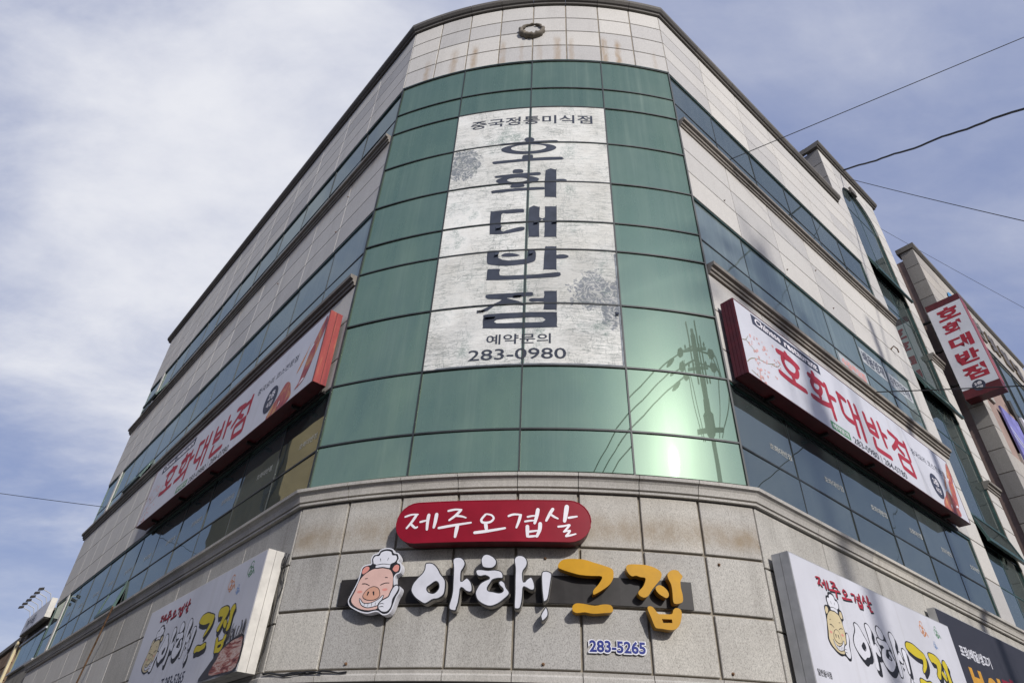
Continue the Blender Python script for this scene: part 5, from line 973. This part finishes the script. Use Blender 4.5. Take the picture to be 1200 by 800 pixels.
# ================================================================== neighbours
def neighbour_right():
    t = thing('stone_building', W('R', 16, 0, -3), 'neighbouring stone clad building with a pier and metal letters beyond the projecting sign', 'building'); FO = 0.45; S0 = 11.68; S1 = 21.0
    m = MB(); m.box('R', S0 + 0.03, S1, 0, 16.3, -9, FO - 0.06); m.build('wall', MT['pinkwall'], t)
    z = 16.55; rows = []
    while z > 2.5: rows.append((z - 0.62, z)); z -= 0.62
    for z0, z1 in rows:
        q = MB(); q.box('R', S0, S0 + 0.028, z0 + 0.01, z1 - 0.01, 0.08, FO - 0.002); q.build('stone_panel', MT['greystone'], t)
        for a, b in ((S0 + 0.02, 12.23), (12.23, 13.15)):
            if b > 13 and 9.9 < z1 < 12.0: continue
            piece('stone_panel', t, MT['dado'], 'R', a + 0.01, b - 0.01, z0 + 0.01, z1 - 0.01, FO - 0.058, FO, 0.004)
        for a, b in ((13.15, 14.6), (14.6, 16.0), (16.0, 17.6), (17.6, 19.3), (19.3, S1)):
            if z1 > 14.8: piece('stone_panel', t, MT['dado'], 'R', a + 0.01, b - 0.01, z0 + 0.01, z1 - 0.01, FO - 0.058, FO, 0.004)
    m = MB(); m.sweep('R', S0 - 0.05, S1, [(FO - 0.3, 16.56), (FO + 0.02, 16.56), (FO + 0.08, 16.62), (FO + 0.08, 16.74), (FO - 0.3, 16.74)]); m.build('coping', MT['coping'], t)
    m = MB(); m.box('R', S0 - 0.05, S0 + 0.28, 16.56, 16.74, -0.0, FO - 0.302); m.build('coping', MT['coping'], t)
    for i, (z0, z1) in enumerate(((12.1, 14.75), (8.3, 10.1), (4.6, 6.4))):
        for k, (a, b) in enumerate(((14.8, 16.3), (16.3, 17.8), (17.8, 19.3), (19.3, 20.8))):
            piece('window_pane', t, MT['glass'], 'R', a + 0.03, b - 0.03, z0 + 0.03, z1 - 0.03, FO - 0.05, FO - 0.02, 0.004, 0.003)
        f = MB(); f.box('R', 14.75, 20.85, z1 - 0.02, z1 + 0.05, FO - 0.05, FO + 0.03); f.box('R', 14.75, 20.85, z0 - 0.05, z0 + 0.02, FO - 0.05, FO + 0.03)
        for x in (14.8, 16.3, 17.8, 19.3, 20.8): f.box('R', x - 0.03, x + 0.03, z0 + 0.03, z1 - 0.03, FO - 0.05, FO + 0.01)
        f.build('window_frame', MT['frame'], t)
        if i: 
            for a, b in ((13.15, 14.7),): piece('stone_panel', t, MT['dado'], 'R', a, b, z0, z1, FO - 0.058, FO, 0.004)
    m = MB(); m.tube([W('R', 14.62, 4, FO + 0.06), W('R', 14.62, 12.3, FO + 0.06)], 0.05, 8); m.build('drain_pipe', MT['frame'], t)
    e = MB()
    for k in range(2): stroke(e, 'R', [(14.2 + 0.6 * cos(a), 15.65 + 0.36 * sin(a)) for a in np.linspace(0.5 + k * 3, 3.2 + k * 3, 8)], 0.2, FO + 0.03 + 0.002 * k)
    e.build('emblem', MT['cyan'], t, recalc=False)
    for i, ch in enumerate('한빛빌딩'):
        q = MB(); text(q, 'R', ch, 15.4 + i * 1.15, 15.2, 16.2 + i * 1.15, 15.95, FO + 0.05, 0.04, depth=0.045); q.build('metal_letter', [MT['bronze'], MT['bronze']], t, recalc=False)
    m = MB(); m.box('R', 20.3, 20.42, 16.745, 16.85, FO - 0.1, FO + 0.0); m.build('roof_bracket', MT['bar'], t)
neighbour_right()
m = MB(); m.box('R', 13.2, 14.52, 9.4, 11.55, 0.452, 0.50); pb = m.build('wall_banner', MT['purple']); tag(pb, 'violet banner with a white sweep on the stone neighbour under the projecting sign', 'banner')
m = MB(); [stroke(m, 'R', [(13.25, 10.9 - k * .25), (13.7, 10.65 - k * .2), (14.1, 10.4), (14.48, 10.35)], 0.06, 0.503 + k * .001, brush=.7) for k in range(2)]; m.build('print', MT['white'], pb, recalc=False)
wb = MB(); wb.box('R', 15.0, 17.2, 10.4, 11.9, 0.47, 0.56); o = wb.build('wall_banner', MT['white']); tag(o, 'white sign board below the neighbour\'s dark framed windows at the right edge', 'banner')

def neighbour_left():
    t = thing('low_building', W('L', -17.8, 0, -3), 'low grey rendered building at the far end of the shaded wing, billboard on top', 'building')
    m = MB(); m.box('L', -19.7, -15.8, 0, 6.35, -7, -0.06); m.build('wall', MT['render'], t)
    for i, (a, b) in enumerate(((-19.5, -18.3), (-18.3, -17.1), (-17.1, -15.95))): piece('window_pane', t, MT['glass'], 'L', a + 0.02, b - 0.02, 5.12, 5.88, -0.058, -0.03, 0.004, 0.01)
    f = MB(); f.box('L', -19.55, -15.9, 5.885, 5.94, -0.058, 0.0); f.box('L', -19.55, -15.9, 5.06, 5.115, -0.058, 0.01); f.build('window_frame', MT['galv'], t)
    m = MB(); m.box('L', -19.75, -15.82, 6.355, 6.42, -7, 0.0); m.build('roof', MT['coping'], t)
    b = thing('billboard', W('L', -17.6, 6.2, 0.02), 'pale billboard with a row of six small lamps above it, over the low grey building', 'billboard')
    m = MB(); m.box('L', -19.3, -15.95, 6.18, 6.66, 0.005, 0.14); m.build('panel', MT['white'], b); m = MB(); m.box('L', -15.948, -15.9, 6.16, 6.68, 0.0, 0.15); m.build('end_panel', MT['off'], b)
    m = MB(); m.box('L', -19.3, -15.95, 6.13, 6.177, 0.005, 0.14); m.build('frame', MT['coping'], b); m = MB(); text(m, 'L', '여수식당', -18.9, 6.28, -17.6, 6.56, 0.1415, 0.03); m.build('lettering', MT['navy'], b, recalc=False)
    for i in range(6):
        x = -16.3 - i * 0.56; m = MB(); m.tube([W('L', x, 6.65, 0.1), W('L', x, 6.85, 0.18), W('L', x, 6.93, 0.42)], 0.012, 5); q = m.build('lamp', MT['steel'], b)
        m = MB(); m.hexa(W('L', x, 6.92, 0.46), (XL.x * .07, XL.y * .07, 0), (NL.x * .06, NL.y * .06, -.02), (0, 0, .03)); m.build('lamp_head', MT['bar'], q)
    s = thing('stone_building', W('L', -24, 0, -3), 'brown stone building at the lower left edge beyond the low grey one', 'building')
    m = MB(); m.box('L', -29, -19.85, 0, 6.1, -7, -0.05); m.build('wall', MT['brick'], s); m = MB(); m.box('L', -29.1, -19.8, 6.103, 6.25, -7, 0.03); m.build('roof', MT['coping'], s)
    for r in range(6):
        for c in range(5): 
            a = -29 + c * 1.83; piece('stone_panel', s, MT['brick'], 'L', a + 0.01, a + 1.82, 3.0 + r * 0.5, 3.48 + r * 0.5, -0.049, -0.01 + random.uniform(-.008, .008), 0.01)
    piece('window_pane', s, MT['glass'], 'L', -22.4, -20.6, 4.1, 5.1, -0.005, 0.01, 0.004); f = MB(); f.box('L', -22.5, -20.5, 5.105, 5.2, -0.01, 0.03); f.build('window_frame', MT['frame'], s); f = MB(); f.box('L', -20.1, -19.86, 0, 6.1, -0.01, 0.06); f.build('quoin', MT['tan'], s)
neighbour_left()

# the tan block over the road that the shaded windows mirror
def across():
    t = thing('apartment_block', W('L', -33, 0, 14), 'tan tiled block across the road, mirrored in the shaded windows', 'building')
    m = MB(); m.box('L', -37.5, -28.3, 0, 24.5, 10.0, 20.0); m.build('wall', MT['tanwall'], t); m = MB(); m.box('L', -37.6, -28.2, 24.503, 24.9, 9.9, 20.1); m.build('roof', MT['coping'], t)
    for r in range(3):
        for k in range(3):
            q = MB(); a = -36.8 + k * 2.8; q.box('L', a, a + 1.5, 2.0 + r * 3.2, 3.5 + r * 3.2, 9.96, 9.999); q.build('window_pane', MT['glass'], t)
    q = MB(); q.box('L', -29.4, -29.2, 0, 24.5, 9.93, 9.999); q.build('drain_pipe', MT['coping'], t)
across()

# the other sides of the streets: plain blocks with windows, out of the picture but open to reflection and shading the lower walls
def street_block(name, side, v0, v1, o0, o1, h, mat, label, floors):
    t = thing(name, W(side, (v0 + v1) / 2, 0, (o0 + o1) / 2), label, 'building')
    m = MB(); m.box(side, v0, v1, -0.15, h, o0, o1); m.build('wall', MT[mat], t); m = MB(); m.box(side, v0 - 0.1, v1 + 0.1, h + 0.003, h + 0.3, o0 - 0.1, o1 + 0.1); m.build('roof', MT['coping'], t)
    n = int((v1 - v0) / 2.6); st = (v1 - v0) / n
    for r in range(floors):
        for k in range(n):
            a = v0 + st * (k + 0.25); q = MB(); q.box(side, a, a + st * 0.55, 1.0 + r * 3.1, 2.5 + r * 3.1, o0 - 0.03, o0 - 0.001); q.build('window_pane', MT['glass'], t)
street_block('shop_building', 'L', -27.5, -15, 10.3, 18, 9.5, 'brick', 'brown three storey block across the left street, out of the picture', 3)
street_block('shop_building', 'L', -14.6, -2, 10.3, 18, 8.2, 'render', 'grey two storey block across the left street, out of the picture', 2)
street_block('shop_building', 'R', 2, 16, 13, 22, 9.0, 'brick', 'brown two storey block across the right street, out of the picture', 2)
street_block('shop_building', 'R', 16.4, 40, 13, 22, 9.6, 'render', 'grey three storey block across the right street, out of the picture', 3)
street_block('shop_building', 'C', -2.6, 2.4, 20, 30, 10.5, 'render', 'wide grey block behind the viewer, out of the picture', 3)

# ================================================================== poles and wires
def utility_pole(loc, h, label, full, facing):
    t = thing('utility_pole', (*loc, 0), label, 'utility pole', 'concrete poles across the road'); X = Vector((cos(facing), sin(facing), 0)); Y = Vector((-X.y, X.x, 0)); b = Vector((*loc, 0)); Z = Vector((0, 0, 1))
    m = MB(); m.tube([b, b + Z * h], 0.17, 12, rads=[0.19, 0.115]); m.build('post', MT['concrete'], t)
    arms = [(h - 0.9, 0.85), (h - 1.7, 0.75)] if full else [(h - 0.6, 0.7)]
    for z, w in arms:
        m = MB(); m.hexa(b + Z * z, X * w, Y * 0.04, Z * 0.045); m.build('crossarm', MT['galv'], t)
        for k in (-0.85, -0.4, 0.4, 0.85):
            m = MB(); p = b + Z * (z + 0.05) + X * w * k; m.tube([p, p + Z * 0.07, p + Z * 0.09, p + Z * 0.16, p + Z * 0.18, p + Z * 0.24], 0.05, 8, rads=[.03, .03, .07, .07, .05, .02]); m.build('insulator', MT['porcelain'], t)
    if full:
        for k in (-0.34, 0.30, 0.5):
            m = MB(); p = b + X * k + Y * 0.1; m.tube([p + Z * (h - 2.6), p + Z * (h + (0.3 if k < 0.4 else -0.4))], 0.055, 8); m.build('conduit', MT['cable'], t)
        m = MB(); p = b + Z * (h - 4.5); m.tube([p, p + Z * 0.2, p + Z * 0.7, p + Z * 0.8, p + Z * 1.3], 0.2, 10, rads=[.26, .36, .36, .22, .2]); m.build('cable_joint', MT['cable'], t)
        m = MB(); m.hexa(b + Z * (h - 4.35), X * 0.9, Y * 0.06, Z * 0.07); m.build('crossarm', MT['cable'], t)
        m = MB(); m.tube([b + Z * (h - 3.6), b + Z * (h - 2.5), b + Z * (h - 0.3)], 0.2, 10, rads=[.15, .21, .19]); m.build('cable_guard', MT['cable'], t)
        for k, (dz, sx) in enumerate(((-0.75, -1), (-1.35, -1), (-1.95, -1), (-0.95, 1), (-1.5, 1))):
            q0 = b + Z * (h + dz) + X * 0.15 * sx; q1 = q0 + X * sx * 0.75 - Z * 0.16; m = MB(); m.tube([q0, q1], 0.035, 6); m.tube([q1, q1 + X * sx * .1, q1 + X * sx * .32 - Z * .06, q1 + X * sx * .42 - Z * .1], .05, 8, rads=[.05, .17, .17, .05]); m.build('dead_end_insulator', MT['porcelain'], t)
            if sx < 0: m = MB(); q2 = q1 - X * 1.15 - Z * 0.42; m.tube([q2 - X * .2 - Z * .1, q2, q2 + X * .25 + Z * .1, q2 + X * .45 + Z * .18], .05, 8, rads=[.03, .09, .09, .03]); m.build('cable_clamp', MT['porcelain'], t)
            pts = [q1 + X * sx * .42 - Z * .1 + X * sx * (7.5 if sx < 0 else 0.3) * f - Z * ((2.6 * f + 1.6 * f * f) if sx < 0 else 2.9 * f * f) + Y * (1.0 * f if sx < 0 else 0) for f in np.linspace(0, 1, 14)]
            m = MB(); m.tube(pts, 0.03, 5); m.build('jumper_cable', MT['cable'], t)
        for k, (x0, x1, bow) in enumerate(((1.2, 0.7, 0.55), (1.1, 0.5, 0.2), (-0.9, -0.6, -0.15), (-1.0, -0.5, 0.05))):
            pts = [b + X * (x0 + (x1 - x0) * f + bow * sin(pi * f)) + Z * (h - 1.4 - 3.3 * f) + Y * 0.12 for f in np.linspace(0, 1, 16)]
            m = MB(); m.tube(pts, 0.028, 5); m.build('riser_cable', MT['cable'], t)
    return t
utility_pole((9.75, -2.5), 16.5, 'tall concrete pole with insulators and cable loops, mirrored in the green glass', True, radians(35))
utility_pole((11.0, 5.0), 14.6, 'plain concrete pole that the wires over the sunlit wing run to', False, radians(120))
utility_pole((26.0, 16.0), 9.0, 'plain concrete pole farther down the street that the faint wire runs to', False, radians(120))
def wire(label, a, b, r, sag, kinks=0.0, name='overhead_wire'):
    a, b = Vector(a), Vector(b); n = 40; rnd = random.Random(int(a.x * 100)); m = MB(); pts = []
    for i in range(n + 1):
        f = i / n; p = a.lerp(b, f); p.z -= sag * 4 * f * (1 - f)
        if kinks and 0 < i < n: p.z += kinks * (sin(i * 0.9) + 0.8 * sin(i * 0.37 + 1) + 0.3 * sin(i * 2.9)) * min(1, f * 8)
        pts.append(p)
    m.tube(pts, r, 6); tag(m.build(name, MT['cable'], smooth=True), label, 'wire', 'wires strung from the building'); return m
P2 = (11.0, 5.0)
wire('thin wire crossing the sunlit wing from its upper sill ledge to the top right', W('R', 1.44, 12.17, 0.115), (*P2, 13.9), 0.008, 0.0)
wire('thick black kinked cable from the tower coping to the upper right', W('R', 9.05, 18.36, 0.13), (*P2, 12.2), 0.026, 0.14, 0.022, 'overhead_cable')
wire('thin wire sagging from the tower to the right edge of the sky', W('R', 9.5, 18.3, 0.13), (*P2, 5.95), 0.010, 0.12)
wire('faint wire slanting down across the sky behind the tower', W('R', 11.15, 17.6, -0.1), (26, 16, 8.05), 0.006, 0.35)
wire('wire from the third floor sill passing in front of the projecting sign', W('R', 5.05, 8.5, 0.115), (*P2, 5.95), 0.010, 0.06)
wire('thin wire leaving the shaded wing towards the left edge of the sky', W('L', -14.9, 9.15, 0.0), W('L', -28.6, 12.24, 9.99), 0.009, 0.1)
m = MB(); m.tube([W('L', -7.3, 4.86, 0.205), W('L', -7.9, 4.0, 0.17), W('L', -8.7, 2.6, 0.14), W('L', -9.9, 0.3, 0.1)], 0.016, 6); tag(m.build('conduit_rod', MT['rusty']), 'thin rusty rod slanting down from the cornice of the shaded wing', 'rod')
# cable bundle beside the near end of the left shop sign
m = MB(); rnd = random.Random(5)
for k in range(2):
    pts = [W('L', 0.0 - 0.02 + rnd.uniform(-.012, .012), 4.17 - (0.5 + 0.75 * k) * f, 0.02 + 0.02 * k + 0.015 * sin(6 * f + k)) for f in np.linspace(0, 1, 14)]; m.tube(pts, 0.006, 5)
m.tube([W('L', -0.03 + 0.035 * sin(a), 4.08 + 0.05 * cos(a), 0.06) for a in np.linspace(0, 8, 20)], 0.006, 5); tag(m.build('cable_bundle', MT['cable']), 'dark loose cables hanging at the near end of the sliced meat sign', 'cables')
m = MB(); m.tube([W('C', -U0 + 0.05 + 0.09 * i, 2.885 + 0.012 * sin(i * 1.7), 0.045 + 0.006 * sin(i)) for i in range(12)], 0.009, 5); m.tube([W('C', -U0 + 0.05 + 0.09 * i, 2.878 + 0.016 * sin(i * 1.1 + 1), 0.055) for i in range(9)], 0.008, 5); tag(m.build('ledge_cable', MT['cable']), 'black cables lying along the ledge under the curved stone wall', 'cables')

# ================================================================== ground
def ground():
    m = MB(); m.add([(-600, -600, -0.16), (600, -600, -0.16), (600, 600, -0.16), (-600, 600, -0.16)], [(0, 1, 2, 3)]); o = m.build('ground', MT['earth'], recalc=False); o['kind'] = 'structure'
    def strip(name, mat, side, v0, v1, o0, o1, z):
        q = MB(); q.add([W(side, v0, z, o0), W(side, v1, z, o0), W(side, v1, z, o1), W(side, v0, z, o1)], [(0, 1, 2, 3)]); x = q.build(name, MT[mat], recalc=False); x['kind'] = 'structure'
    strip('road', 'asphalt', 'R', -40, 90, 2.2, 7.4, -0.152); strip('road', 'asphalt', 'L', -90, 40, 2.2, 8.2, -0.148)
    strip('road_marking', 'paint', 'R', 3, 90, 4.72, 4.84, -0.143); strip('road_marking', 'paint', 'L', -90, -4, 5.1, 5.22, -0.139)
    p = MB(); pts = [W('L', -80, 0, 2.0), W('L', 0.44, 0, 2.0)] + [W('C', -U0 + 2 * U0 * i / 10, 0, 2.0) for i in range(11)] + [W('R', -0.49, 0, 2.0), W('R', 80, 0, 2.0), W('R', 80, 0, -10), W('L', -80, 0, -10)]
    n = len(pts); lo = [(q.x, q.y, -0.155) for q in pts]; hi = [(q.x, q.y, -0.005) for q in pts]; p.add(lo + hi, [(i, (i + 1) % n, n + (i + 1) % n, n + i) for i in range(n)] + [tuple(range(n, 2 * n))]); o = p.build('pavement', MT['paving']); o['kind'] = 'structure'
ground()
